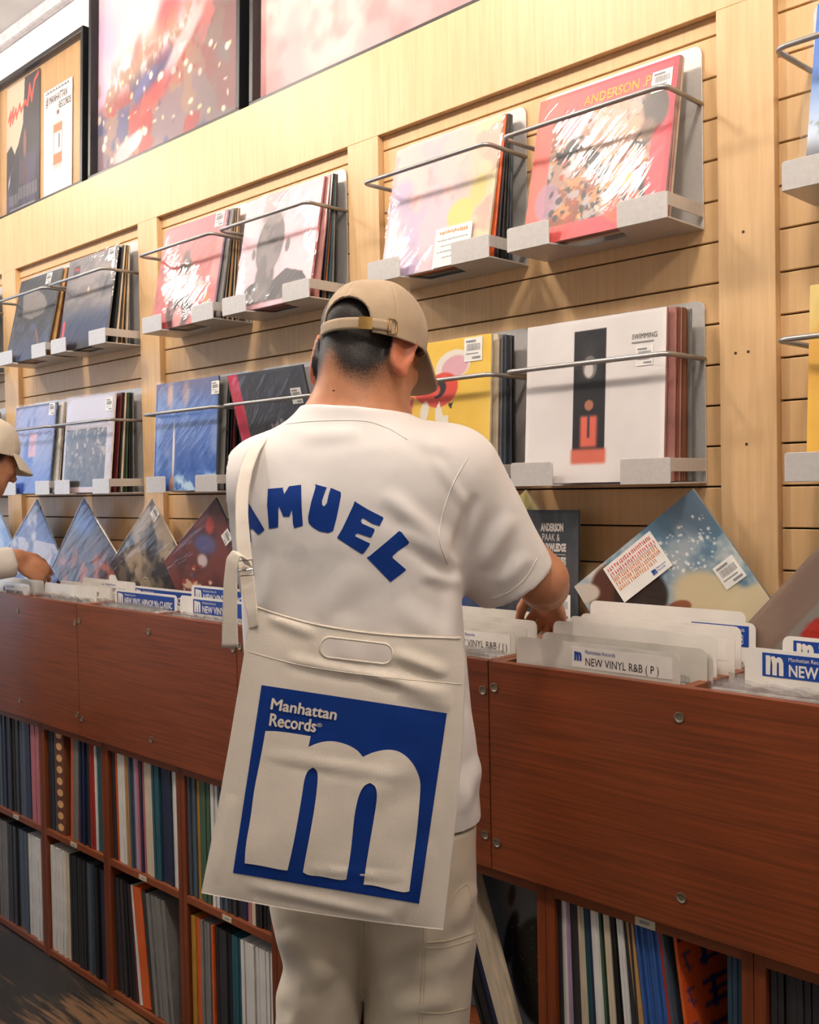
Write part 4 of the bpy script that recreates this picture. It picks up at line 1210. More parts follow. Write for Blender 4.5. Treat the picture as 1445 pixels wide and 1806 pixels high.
def card(xl, y, ztop, label, style='white', text=None, strip=None, lean=0.0, group=None, body='white', mark=True):
    """Divider card whose left end is at xl and whose top is at ztop."""
    o = thing('divider_card', label, 'divider card', (xl + CW / 2, y, ztop - 0.39), (-R(lean), 0, 0), group)
    place('card', card_me[body], o)
    if style == 'blue':
        x0 = -CW / 2 + 0.028 if strip is None else -CW / 2 + strip
        x1 = CW / 2 - 0.012
        MB().box(x0, x1, -0.0012, -0.0006, 0.39 - 0.041, 0.39 - 0.006).build('label_strip', card_blue, o)
        place('logo_m', m_white, o, (x0 + 0.004, -0.0016, 0.39 - 0.039))
        place('lettering', text_mesh('Manhattan Records', 0.0085, card_paper, width=0.058, bold=0.0002), o, (x0 + 0.040, -0.0016, 0.39 - 0.0155))
        place('lettering', text_mesh(text, 0.0235, card_paper, width=min(x1 - x0 - 0.05, 0.0112 * len(text)), bold=0.0006), o, (x0 + 0.040, -0.0016, 0.39 - 0.037))
    elif style == 'paper':
        x0 = -CW / 2 + (0.11 if strip is None else strip)
        x1 = CW / 2 - 0.012
        MB().box(x0, x1, -0.0012, -0.0006, 0.39 - 0.041, 0.39 - 0.007).build('label_strip', card_paper, o)
        if mark:
            place('logo_m', m_blue, o, (x0 + 0.004, -0.0016, 0.39 - 0.030))
        place('lettering', text_mesh('Manhattan Records', 0.0085, card_blue, width=0.058, bold=0.0002), o, (x0 + 0.026, -0.0016, 0.39 - 0.0165))
        place('lettering', text_mesh(text, 0.0185, card_ink, width=0.0072 * len(text), bold=0.0003), o, (x0 + 0.026, -0.0016, 0.39 - 0.036))
    return o


card(-1.118, 1.3935, 1.086, 'frosted card reading NEW VINYL R&B ( P ), front of its bin', 'paper', 'NEW VINYL R&B ( P )', 0.118, 1.0, body='clear')
card(-1.098, 1.441, 1.090, 'frosted blank card right behind the R&B P card', lean=1, body='clear')
card(-1.092, 1.4445, 1.083, 'frosted blank card with a peeling corner, third in the P bin', lean=1.5, body='clear')
card(-1.100, 1.470, 1.106, 'white card with a tall left shoulder in the P bin', lean=2)
card(-1.085, 1.500, 1.104, 'white card marked Manhattan Records in the P bin', 'paper', 'NEW VINYL R&B', 0.120, 2)
card(-1.108, 1.530, 1.108, 'plain white card second from the back of the P bin', lean=2)
card(-1.104, 1.560, 1.110, 'plain white card third from the back of the P bin', lean=2)
card(-1.098, 1.600, 1.112, 'white card with blue edging at the back of the P bin', 'blue', 'NEW VINYL R&B', 0.2, 2)
card(-0.721, 1.448, 1.099, 'white card with a blue NEW VINYL label at the right edge', 'blue', 'NEW VINYL', 0.028, 1)
card(-0.714, 1.556, 1.103, 'second blue-labelled white card behind, at the right edge', 'blue', 'NEW VINYL', 0.018, 2)
card(-1.500, 1.470, 1.078, 'frosted card reading NEW VINYL R&B ( J ) beside the arm', 'paper', 'NEW VINYL R&B ( J )', 0.135, 1, body='clear')
card(-1.497, 1.500, 1.086, 'frosted blank card behind the R&B J card', lean=1, body='clear')
card(-1.499, 1.528, 1.092, 'frosted blank card below the reaching hand', lean=2, body='clear')
card(-1.496, 1.580, 1.100, 'clear blank card nearest the reaching fingers', lean=2, body='clear')
card(-1.132, 1.640, 1.125, 'white card standing at the back corner beside the dark record', lean=1)
card(-2.618, 1.462, 1.078, 'white card reading NEW VINYL HIPHOP 90s CLASSIC in front', 'blue', 'NEW VINYL HIPHOP 90s CLASSIC', 0.014, 1)
card(-2.618, 1.520, 1.082, 'blue-labelled classics card half hidden behind the nineties card', 'blue', 'NEW VINYL HIPHOP CLASSIC', 0.008, 1.5)
card(-2.262, 1.482, 1.107, 'taller blue-labelled hip-hop card beside the strap tail', 'blue', 'NEW VINYL HIPHOP', 0.014, 1)
card(-2.160 - 0.085, 1.436, 1.085, 'lower blue-labelled new vinyl card beside the strap tail', 'blue', 'NEW VINYL', 0.060, 1)
card(-3.010, 1.445, 1.078, 'white blank card in front of the second shopper', lean=1)
card(-3.006, 1.490, 1.080, 'pale card with faint hip-hop lettering, second shopper bin', 'paper', 'NEW VINYL HIPHOP', 0.10, 1.5, body='clear')
card(-3.003, 1.560, 1.084, 'pale card with small black mark, second shopper bin', 'paper', 'NEW VINYL HIPHOP', 0.12, 2)
card(-2.996, 1.648, 1.086, 'rear white hip-hop card below the dark tilted record', 'paper', 'NEW VINYL HIPHOP', 0.12, 2)
card(-3.372, 1.415, 1.070, 'frosted hip-hop card near the second shopper hand', 'paper', 'NEW VINYL HIPHOP', 0.13, 1, body='clear')
card(-3.368, 1.460, 1.078, 'blank frosted card behind the second shopper hand', lean=1, body='clear')

# tilted records standing on a corner at the back of the bins
s0 = LPS


def tilted(label, art, tx, tz, y, alpha, lean=3, edge='white', fm=None, st=None, ex=0.006, s0=LPS):
    rho = 90 - alpha
    sr, cr_ = math.sin(R(rho)), math.cos(R(rho))
    ox = tx - (-s0 / 2 * cr_ + s0 * sr)
    oz = tz - (s0 / 2 * sr + s0 * cr_)
    return record(label, art, ox, y - 0.31 * math.sin(R(lean)), oz, lean, rho, 0, th=0.006, edge=edge, fm=fm, st=st, ex=ex, s=s0)


def uv(rho_alpha, dx, dz):
    rho = R(90 - rho_alpha)
    return ((dx * math.cos(rho) - dz * math.sin(rho)) / s0, 1 + (dx * math.sin(rho) + dz * math.cos(rho)) / s0)


AL = 37
a = Art((0.62, 0.67, 0.70), 140)
a.cloud(2.5, 3, (0.34, 0.48, 0.58), 0.42, 0.6).cloud(4, 13, (0.84, 0.84, 0.80), 0.50, 0.66, 0.8).cloud(9, 43, (0.80, 0.82, 0.80), 0.52, 0.66, 0.4)
q = uv(AL, 0.0, -0.03)
a.ell(q[0], q[1], 0.22, 0.20, (0.36, 0.46, 0.54), 0, 0.12)
q = uv(AL, 0.05, -0.21)
a.ell(q[0], q[1], 0.20, 0.34, (0.80, 0.74, 0.60), -60, 0.05)
q = uv(AL, 0.12, -0.24)
a.ell(q[0], q[1], 0.24, 0.34, (0.82, 0.76, 0.62), 0, 0.04)
q = uv(AL, -0.155, -0.215)
a.ell(q[0], q[1], 0.26, 0.20, (0.34, 0.20, 0.15), -20, 0.03)
q = uv(AL, -0.105, -0.20)
a.ell(q[0], q[1], 0.17, 0.20, (0.17, 0.13, 0.12), -20, 0.03)
q = uv(AL, -0.225, -0.20)
a.ell(q[0], q[1], 0.12, 0.07, (0.80, 0.77, 0.72), 60, 0.02)
q = uv(AL, -0.025, -0.215)
a.ell(q[0], q[1], 0.085, 0.045, (0.55, 0.33, 0.22), 70, 0.01).ell(q[0] + 0.07, q[1] - 0.10, 0.11, 0.08, (0.20, 0.14, 0.12), 60, 0.02)
for k in range(4):
    a.ell(q[0] - 0.05 + 0.012 * k, q[1] - 0.085 + 0.03 * k, 0.05, 0.010, (0.55, 0.33, 0.22), 50 - 6 * k, 0.006)
q = uv(AL, 0.0, -0.105)
a.specks(70, 4, [(0.90, 0.90, 0.88)], (q[0] - 0.16, q[0] + 0.14, q[1] - 0.20, q[1] + 0.16), (0.004, 0.014))
SKX, SKZ, SKY = -0.921, 1.338, 1.668
o = tilted('tilted record with a cloudy sky cover and handwritten comment card', a, SKX, SKZ, SKY, AL, 3, 'grey', film, [(0.58, 0.895, 0.045, -90)])
cc = MB().box(-0.072, 0.072, -0.0006, 0, 0, 0.090).build('comment_card', paper, o, (-0.157 + 0.088, -0.0052, 0.138), (0, R(-90), 0))
cc.scale = (0.86, 1, 0.86)
g = random.Random(5)
for k, (m2, z) in enumerate(((ink_red, 0.074), (ink_red, 0.061), (ink_orange, 0.048), (ink_orange, 0.037), (ink_orange, 0.026))):
    sq = MB()
    x = -0.066
    while x < (0.064 if k < 4 else 0.045):
        dx_ = g.uniform(0.003, 0.007)
        for b_ in range(3):
            zz = z + g.uniform(0, 0.008)
            sq.box(x + g.uniform(0, dx_ * 0.4), x + dx_ * g.uniform(0.5, 0.9), -0.0003, 0, zz, zz + 0.0013)
        sq.box(x + dx_ * 0.4, x + dx_ * 0.4 + 0.0013, -0.0003, 0, z, z + 0.009)
        x += dx_ * 1.15
    sq.build('handwriting', m2, cc, (0, -0.0008, 0))
MB().box(-0.067, 0.067, -0.0003, 0, 0.0585, 0.0593).build('rule_line', ink_grey, cc, (0, -0.0008, 0))
lm = place('logo_m', m_blue, cc, (0.022, -0.001, 0.006))
lm.scale = (0.8, 1, 0.8)
place('lettering', text_mesh('Manhattan\nRecords', 0.006, card_blue, width=0.026), cc, (0.037, -0.001, 0.014))

a = Art((0.55, 0.46, 0.40), 70)
a.cloud(8, 3, (0.50, 0.41, 0.36), 0.4, 0.6, 1.0, 0.15).rect(0.185, 1.1, -0.1, 1.1, (0.52, 0.50, 0.47), 0.01).ell(0.39, 0.46, 0.165, 0.165, (0.66, 0.15, 0.10), 0, 0.01)
tilted('tilted brown-bordered record with a red disc at the right edge', a, -0.640, 1.290, 1.640, 48.5, 4, 'grey', film)

a = Art((0.42, 0.20, 0.19), 100)
a.cloud(4, 3, (0.28, 0.14, 0.16), 0.45, 0.65, 0.8).ell(0.24, 0.62, 0.12, 0.22, (0.32, 0.36, 0.58), -45, 0.06, 0.8).ell(0.15, 0.78, 0.10, 0.08, (0.70, 0.26, 0.22), -45, 0.04).ell(0.34, 0.50, 0.08, 0.10, (0.76, 0.70, 0.70), -45, 0.04).ell(0.42, 0.22, 0.05, 0.16, (0.82, 0.68, 0.58), -40, 0.02).ell(0.50, 0.18, 0.07, 0.10, (0.72, 0.28, 0.18), -20, 0.03).ell(0.56, 0.34, 0.03, 0.16, (0.72, 0.36, 0.22), -45, 0.02).specks(30, 4, [(0.80, 0.66, 0.56), (0.62, 0.22, 0.16), (0.3, 0.34, 0.5)], (0.3, 0.7, 0.1, 0.5), (0.01, 0.03))
tilted('tilted maroon record with blue and white dancing shapes', a, -2.401, 1.331, 1.670, 37, 3, 'slate', film_blue, [(0.38, 0.86, 0.036, 0)])
a = Art((0.40, 0.36, 0.32), 90)
a.cloud(2.5, 3, (0.66, 0.58, 0.48), 0.46, 0.62, 0.9).cloud(4, 23, (0.16, 0.15, 0.16), 0.5, 0.66, 0.9).ell(0.35, 0.68, 0.2, 0.12, (0.16, 0.15, 0.16), -45, 0.06)
for k in range(5):
    a.ell(0.55, 0.36, 0.075 - 0.015 * k, 0.075 - 0.015 * k, (0.70, 0.64, 0.54) if k % 2 == 0 else (0.40, 0.35, 0.30), 0, 0.01)
tilted('tilted dark record of tan smoke with a pale spiral', a, -2.735, 1.331, 1.670, 42, 3, 'cream', film_blue, [(0.15, 0.88, 0.036, 0)])
a = Art((0.26, 0.24, 0.30), 90)
a.ell(0.1, 0.9, 0.35, 0.35, (0.30, 0.42, 0.68), 0, 0.2).cloud(5, 3, (0.72, 0.36, 0.22), 0.45, 0.62, 0.9, mask=sm(a.U - a.V, -0.5, 0.1)).cloud(6, 13, (0.18, 0.12, 0.12), 0.5, 0.62, 0.8, mask=sm(a.U - a.V, -0.4, 0.2))
tilted('tilted record fading from blue to burnt orange', a, -3.162, 1.333, 1.670, 49, 3, 'cream', film_blue)
a = Art((0.30, 0.38, 0.62), 80)
a.rect(0.28, 0.50, -0.2, 1.2, (0.72, 0.72, 0.78), 0.01, rot=45).rect(-0.2, 1.2, 0.55, 0.80, (0.70, 0.70, 0.76), 0.01, rot=45).cloud(4, 3, (0.24, 0.28, 0.50), 0.5, 0.65, 0.7)
tilted('tilted blue record crossed by pale bands', a, -3.505, 1.331, 1.670, 40, 3, 'slate', film_blue)
a = Art((0.42, 0.56, 0.78), 60)
a.cloud(3, 3, (0.62, 0.72, 0.86))
tilted('tilted pale blue record at the left picture edge', a, -3.842, 1.318, 1.670, 42, 3, 'slate', film_blue)
a = Art((0.86, 0.80, 0.52), 40)
a.cloud(3, 3, (0.80, 0.74, 0.50))
tilted('tilted pale yellow record peeping above the dark record', a, -1.315, 1.340, 1.690, 41, 2, 'cream', film, [(0.30, 0.62, 0.05, -90)], s0=0.178)

# dark record being pulled up by the man's hand
a = Art((0.20, 0.22, 0.25), 110)
a.cloud(6, 3, (0.28, 0.29, 0.31), 0.45, 0.65, 0.8, 0.5).gradu(0.45, 0.15, (0.18, 0.30, 0.55), 0.8).cloud(30, 9, (0.30, 0.31, 0.32), 0.5, 0.7, 0.5, 0.3)
o = record('dark slate record with pale stacked lettering, pulled up from the bin', a, -1.164 - s0 / 2, 1.650, 0.985, 2.0, edge='charcoal', fm=film_soft, st=[(0.86, 0.30, 0.052)])
for tx, z, w_, sz in (('ANDERSON', 0.272, 0.056, 0.021), ('.PAAK &', 0.252, 0.046, 0.021), ('KNXWLEDGE', 0.232, 0.062, 0.021), ('NXWORRIES', 0.205, 0.062, 0.021), ('WHY LAWD?', 0.185, 0.062, 0.021), ('NXWORRIES', 0.290, 0.040, 0.008)):
    place('lettering', text_mesh(tx, sz, ink_pale, width=w_, bold=0.0012 if sz > 0.01 else 0.0003, align='LEFT'), o, (0.066 if sz > 0.01 else -0.075, -0.0045, z))
for z in (0.224, 0.177):
    P = [(0.066 + 0.0034 * k, -0.0046, z + (0.0022 if k % 2 else 0)) for k in range(19)]
    MB().tube(P, 0.0006, 4).build('wavy_line', ink_pale, o)

# ------------------------------------------------------------------ people
fh = np.array([-math.sin(TH), math.cos(TH), 0.0])
rh = np.array([math.cos(TH), math.sin(TH), 0.0])


class Frame:
    """Body frame: x to the right, y away along the line of sight, z up, origin at a given distance."""

    def __init__(self, depth):
        self.D = depth

    def L(self, px, py, d=0.0):
        q = ray(px, py)
        p = CAM + q * ((self.D + d) / (q @ fh))
        return np.array([p @ rh, p @ fh - self.D, p[2]])

    def W(self, P):
        P = np.asarray(P, float)
        return np.outer(P[:, 0], rh) + np.outer(P[:, 1] + self.D, fh) + np.outer(P[:, 2], np.array([0, 0, 1.0]))


class Field:
    """Sampled distance field with smooth unions, meshed by surface nets."""

    def __init__(self, lo, hi, h):
        self.lo, self.h = np.array(lo, float), h
        self.n = [int(math.ceil((b - a) / h)) + 1 for a, b in zip(lo, hi)]
        self.ax = [np.float32(lo[k]) + np.arange(self.n[k], dtype=np.float32) * np.float32(h) for k in range(3)]
        self.F = np.full(self.n, 10.0, np.float32)

    def block(self, lo, hi):
        s = []
        for k in range(3):
            a = max(0, int((lo[k] - self.lo[k]) / self.h))
            b = min(self.n[k], int((hi[k] - self.lo[k]) / self.h) + 2)
            s.append(slice(a, max(a, b)))
        X = self.ax[0][s[0]][:, None, None]
        Y = self.ax[1][s[1]][None, :, None]
        Z = self.ax[2][s[2]][None, None, :]
        return tuple(s), X, Y, Z

    def add(self, fn, lo, hi, k=0.01, sub=False):
        s, X, Y, Z = self.block(np.array(lo) - 0.03, np.array(hi) + 0.03)
        v = fn(X, Y, Z).astype(np.float32)
        a = self.F[s]
        if sub:
            v = -v
            hh = np.clip(0.5 - 0.5 * (v - a) / -k * -1, 0, 1) if False else np.clip(0.5 + 0.5 * (v - a) / k, 0, 1)
            self.F[s] = a * (1 - hh) + v * hh + k * hh * (1 - hh)
        else:
            hh = np.clip(0.5 + 0.5 * (a - v) / k, 0, 1)
            self.F[s] = a * (1 - hh) + v * hh - k * hh * (1 - hh)

    def cone(self, a, b, ra, rb, k=0.01, flat=None, sub=False, cut=None):
        """Tapered capsule; flat = (direction, factor) squeezes it along a direction; cut = end plane at b."""
        a, b = np.array(a, float), np.array(b, float)
        R_ = max(ra, rb) * 1.1
        ab = b - a
        L2 = ab @ ab

        def fn(X, Y, Z):
            px, py, pz = X - a[0], Y - a[1], Z - a[2]
            t = np.clip((px * ab[0] + py * ab[1] + pz * ab[2]) / L2, 0, 1)
            qx, qy, qz = px - t * ab[0], py - t * ab[1], pz - t * ab[2]
            if flat is not None:
                n = np.array(flat[0], float)
                n = n / np.linalg.norm(n)
                e = (qx * n[0] + qy * n[1] + qz * n[2]) * (1.0 / flat[1] - 1)
                qx, qy, qz = qx + e * n[0], qy + e * n[1], qz + e * n[2]
            v = np.sqrt(qx * qx + qy * qy + qz * qz) - (ra + (rb - ra) * t)
            if cut is not None:
                u = ab / math.sqrt(L2)
                c = (px * u[0] + py * u[1] + pz * u[2]) - math.sqrt(L2) - cut
                v = np.maximum(v, c)
            return v
        self.add(fn, np.minimum(a, b) - R_, np.maximum(a, b) + R_, k, sub)

    def ell(self, c, r, M=None, k=0.01, sub=False):
        """Ellipsoid; M rows are its axes."""
        c, r = np.array(c, float), np.array(r, float)
        M = np.eye(3) if M is None else np.array(M)
        R_ = r.max()

        def fn(X, Y, Z):
            px, py, pz = X - c[0], Y - c[1], Z - c[2]
            q = [M[i, 0] * px + M[i, 1] * py + M[i, 2] * pz for i in range(3)]
            k0 = np.sqrt(sum((q[i] / r[i]) ** 2 for i in range(3)))
            k1 = np.sqrt(sum((q[i] / r[i] ** 2) ** 2 for i in range(3)))
            return k0 * (k0 - 1.0) / np.maximum(k1, 1e-6)
        self.add(fn, c - R_, c + R_, k, sub)

    def loft(self, z, cx, cy, a, b, p=2.3, k=0.01, zt=None, zb=None):
        """Stack of rounded cross sections; z ascending. zt, zb: (z0, slope x, slope y) end planes."""
        z, cx, cy, a, b = [np.array(v, float) for v in (z, cx, cy, a, b)]

        def ip(q, v):
            t = np.clip((q - z[0]) / (z[-1] - z[0]), 0, 1)
            zz = np.linspace(z[0], z[-1], 200)
            vv = np.interp(zz, z, v)
            ker = np.hanning(9)
            ker /= ker.sum()
            vv = np.convolve(np.pad(vv, 4, 'edge'), ker, 'valid')
            return np.interp(q, zz, vv)

        def fn(X, Y, Z):
            q = Z.ravel()
            A, B = ip(q, a)[None, None, :], ip(q, b)[None, None, :]
            CX, CY = ip(q, cx)[None, None, :], ip(q, cy)[None, None, :]
            e = (np.abs((X - CX) / A) ** p + np.abs((Y - CY) / B) ** p) ** (1 / p)
            v = (e - 1) * np.minimum(A, B) * 0.9
            t = z[-1] if zt is None else zt[0] + zt[1] * X + zt[2] * Y
            bt = z[0] if zb is None else zb[0] + zb[1] * X + zb[2] * Y
            return np.maximum(np.maximum(v, Z - t), bt - Z)
        m_ = max(a.max(), b.max())
        self.add(fn, (cx.min() - m_, cy.min() - m_, z[0]), (cx.max() + m_, cy.max() + m_, z[-1]), k)

    def mesh(self, relax=1):
        F, h = self.F, self.h
        s = F < 0
        n = self.n
        c = [slice(0, -1), slice(1, None)]
        cnt = np.zeros([m - 1 for m in n], np.int16)
        for i in (0, 1):
            for j in (0, 1):
                for k in (0, 1):
                    cnt += s[c[i], c[j], c[k]]
        act = (cnt > 0) & (cnt < 8)
        I, J, K = np.nonzero(act)
        idx = -np.ones(act.shape, np.int64)
        idx[I, J, K] = np.arange(len(I))
        P = np.zeros((len(I), 3))
        N = np.zeros(len(I))
        cor = [(0, 0, 0), (1, 0, 0), (0, 1, 0), (1, 1, 0), (0, 0, 1), (1, 0, 1), (0, 1, 1), (1, 1, 1)]
        fv = [F[I + a, J + b, K + d].astype(float) for a, b, d in cor]
        for a in range(8):
            for b in range(a + 1, 8):
                d = np.abs(np.array(cor[a]) - np.array(cor[b]))
                if d.sum() != 1:
                    continue
                m_ = (fv[a] < 0) != (fv[b] < 0)
                t = fv[a][m_] / (fv[a][m_] - fv[b][m_])
                P[m_] += np.array(cor[a]) + t[:, None] * (np.array(cor[b]) - np.array(cor[a]))
                N[m_] += 1
        V = self.lo + (np.stack([I, J, K], 1) + P / N[:, None]) * h
        Q = []
        for ax in range(3):
            sl0 = [slice(1, -1)] * 3
            sl1 = [slice(1, -1)] * 3
            sl0[ax], sl1[ax] = slice(0, -1), slice(1, None)
            a_, b_ = s[tuple(sl0)], s[tuple(sl1)]
            X = np.nonzero(a_ != b_)
            flip = a_[X]
            base = [X[0] + (0 if ax == 0 else 1), X[1] + (0 if ax == 1 else 1), X[2] + (0 if ax == 2 else 1)]
            o1, o2 = [(1, 2), (2, 0), (0, 1)][ax]
            q = []
            for (u, v) in ((0, 0), (1, 0), (1, 1), (0, 1)):
                b2 = [x.copy() for x in base]
                b2[o1] = b2[o1] - 1 + u
                b2[o2] = b2[o2] - 1 + v
                q.append(idx[b2[0], b2[1], b2[2]])
            q = np.stack(q, 1)
            q[~flip] = q[~flip][:, ::-1]
            Q.append(q)
        Q = np.concatenate(Q)
        Q = Q[(Q >= 0).all(1)]
        E = np.concatenate([Q[:, [0, 1]], Q[:, [1, 2]], Q[:, [2, 3]], Q[:, [3, 0]]])
        for _ in range(relax):
            acc = np.zeros_like(V)
            w = np.zeros(len(V))
            np.add.at(acc, E[:, 0], V[E[:, 1]])
            np.add.at(w, E[:, 0], 1)
            V = V * 0.5 + 0.5 * acc / np.maximum(w, 1)[:, None]
        return V, Q


def normals(V, Q):
    n = np.cross(V[Q[:, 2]] - V[Q[:, 0]], V[Q[:, 3]] - V[Q[:, 1]])
    N = np.zeros_like(V)
    for k in range(Q.shape[1]):
        np.add.at(N, Q[:, k], n)
    return N / np.maximum(np.linalg.norm(N, axis=1), 1e-12)[:, None]


def fast_mesh(name, V, Q, m, smooth=True, attr=None):
    me = bpy.data.meshes.new(name)
    Q = np.asarray(Q)
    me.vertices.add(len(V))
    me.vertices.foreach_set('co', np.asarray(V, np.float32).ravel())
    k = Q.shape[1]
    me.loops.add(len(Q) * k)
    me.loops.foreach_set('vertex_index', Q.ravel().astype(np.int32))
    me.polygons.add(len(Q))
    me.polygons.foreach_set('loop_start', np.arange(0, len(Q) * k, k, dtype=np.int32))
    me.update()
    me.polygons.foreach_set('use_smooth', np.full(len(Q), smooth))
    if attr is not None:
        at_ = me.color_attributes.new('mask', 'FLOAT_COLOR', 'POINT')
        at_.data.foreach_set('color', np.asarray(attr, np.float32).ravel())
    me.materials.append(m)
    me.validate()
    return me


def wplace(name, Vw, Q, m, parent, smooth=True, attr=None):
    """Mesh from world coordinates under a parent that is only translated."""
    return place(name, fast_mesh(name, np.asarray(Vw) - np.array(parent.location), Q, m, smooth, attr), parent)


def wloc(o):
    p = np.array(o.location)
    return p + wloc(o.parent) if o.parent else p


def pix(Vw):
    d = Vw - CAM
    z = d @ cf
    return IW / 2 + FPX * (d @ cr) / z, IH / 2 - FPX * (d @ cu) / z


def folds(V, N, px, py, segs, face=None):
    """Push the cloth in or out along creases drawn as (x0, y0, x1, y1, width, amplitude)."""
    D = np.zeros(len(V))
    for x0, y0, x1, y1, w, a in segs:
        dx, dy = x1 - x0, y1 - y0
        L = math.hypot(dx, dy)
        t = ((px - x0) * dx + (py - y0) * dy) / L ** 2
        e = ((px - x0) * -dy + (py - y0) * dx) / L
        tap = np.clip(1 - np.abs(2 * t - 1) ** 3, 0, 1)
        q = e / w
        D += a * tap * (np.exp(-q * q) - 0.45 * np.exp(-((q - 1.6) ** 2)) - 0.25 * np.exp(-((q + 1.6) ** 2)))
    if face is not None:
        D = D * face
    return V + N * D[:, None]


def noise3(P, s, seed):
    return vnoise(P[:, 0] + 0.37 * P[:, 1], P[:, 2] - 0.21 * P[:, 1], s, s, seed) - 0.5


def cloth(name, col, rough=0.85, var=0.03, weave=900.0, strength=0.25, wr=0.0, sheen=0.2):
    if name in MATS:
        return MATS[name]
    m, t, b = nt(name)
    b.inputs['Roughness'].default_value = rough
    b.inputs['Specular IOR Level'].default_value = 0.2
    b.inputs['Sheen Weight'].default_value = sheen
    tc = node(t, 'ShaderNodeTexCoord')
    n1 = node(t, 'ShaderNodeTexNoise', i_Scale=14.0, i_Detail=5.0)
    link(t, tc.outputs['Object'], n1.inputs['Vector'])
    rp = node(t, 'ShaderNodeValToRGB')
    c = np.array(col)
    rp.color_ramp.elements[0].position, rp.color_ramp.elements[1].position = 0.3, 0.7
    rp.color_ramp.elements[0].color, rp.color_ramp.elements[1].color = rgba(np.clip(c * (1 - var), 0, 1)), rgba(np.clip(c * (1 + var), 0, 1))
    link(t, n1.outputs[0], rp.inputs[0])
    link(t, rp.outputs[0], b.inputs['Base Color'])
    n2 = node(t, 'ShaderNodeTexNoise', i_Scale=weave, i_Detail=2.0)
    link(t, tc.outputs['Object'], n2.inputs['Vector'])
    b1 = node(t, 'ShaderNodeBump', i_Strength=strength, i_Distance=0.0012)
    link(t, n2.outputs[0], b1.inputs['Height'])
    last = b1
    if wr:
        n3 = node(t, 'ShaderNodeTexNoise', i_Scale=9.0, i_Detail=4.0, i_Distortion=0.8)
        link(t, tc.outputs['Object'], n3.inputs['Vector'])
        b2 = node(t, 'ShaderNodeBump', i_Strength=wr, i_Distance=0.012)
        link(t, n3.outputs[0], b2.inputs['Height'])
        link(t, b1.outputs[0], b2.inputs['Normal'])
        last = b2
    link(t, last.outputs[0], b.inputs['Normal'])
    MATS[name] = m
    return m


def skin_mat():
    m, t, b = nt('skin_and_hair')
    a = node(t, 'ShaderNodeVertexColor', layer_name='mask')
    sp = node(t, 'ShaderNodeSeparateColor')
    link(t, a.outputs[0], sp.inputs[0])
    tc = node(t, 'ShaderNodeTexCoord')
    n1 = node(t, 'ShaderNodeTexNoise', i_Scale=28.0, i_Detail=5.0)
    link(t, tc.outputs['Object'], n1.inputs['Vector'])
    rp = node(t, 'ShaderNodeValToRGB')
    rp.color_ramp.elements[0].position, rp.color_ramp.elements[1].position = 0.3, 0.7
    rp.color_ramp.elements[0].color, rp.color_ramp.elements[1].color = rgba((0.70, 0.47, 0.34)), rgba((0.78, 0.55, 0.41))
    link(t, n1.outputs[0], rp.inputs[0])
    m1 = node(t, 'ShaderNodeMixRGB')
    m1.inputs[2].default_value = rgba((0.78, 0.45, 0.33))
    link(t, sp.outputs[1], m1.inputs[0])
    link(t, rp.outputs[0], m1.inputs[1])
    # short hair: the mask is thinned by a fine speckle
    n2 = node(t, 'ShaderNodeTexNoise', i_Scale=620.0, i_Detail=1.0)
    link(t, tc.outputs['Object'], n2.inputs['Vector'])
    ad = node(t, 'ShaderNodeMath', operation='MULTIPLY_ADD')
    ad.inputs[1].default_value = 0.9
    ad.inputs[2].default_value = -0.45
    link(t, n2.outputs[0], ad.inputs[0])
    s2 = node(t, 'ShaderNodeMath', operation='ADD')
    link(t, ad.outputs[0], s2.inputs[0])
    link(t, sp.outputs[0], s2.inputs[1])
    mr = node(t, 'ShaderNodeMapRange')
    mr.inputs['From Min'].default_value, mr.inputs['From Max'].default_value = 0.10, 0.95
    link(t, s2.outputs[0], mr.inputs['Value'])
    m2 = node(t, 'ShaderNodeMixRGB')
    m2.inputs[2].default_value = rgba((0.085, 0.08, 0.08))
    link(t, mr.outputs[0], m2.inputs[0])
    link(t, m1.outputs[0], m2.inputs[1])
    link(t, m2.outputs[0], b.inputs['Base Color'])
    b.inputs['Roughness'].default_value = 0.5
    b.inputs['Subsurface Weight'].default_value = 0.08
    b.inputs['Subsurface Radius'].default_value = (0.01, 0.004, 0.002)
    bp = node(t, 'ShaderNodeBump', i_Strength=0.12, i_Distance=0.001)
    link(t, n2.outputs[0], bp.inputs['Height'])
    link(t, bp.outputs[0], b.inputs['Normal'])
    return m


SKIN = skin_mat()


def head_axes(yaw, pitch):
    y, p = R(yaw), R(pitch)
    hf = np.array([math.sin(y) * math.cos(p), math.cos(y) * math.cos(p), -math.sin(p)])
    hr = np.array([math.cos(y), -math.sin(y), 0.0])
    return hr, hf, np.cross(hr, hf)


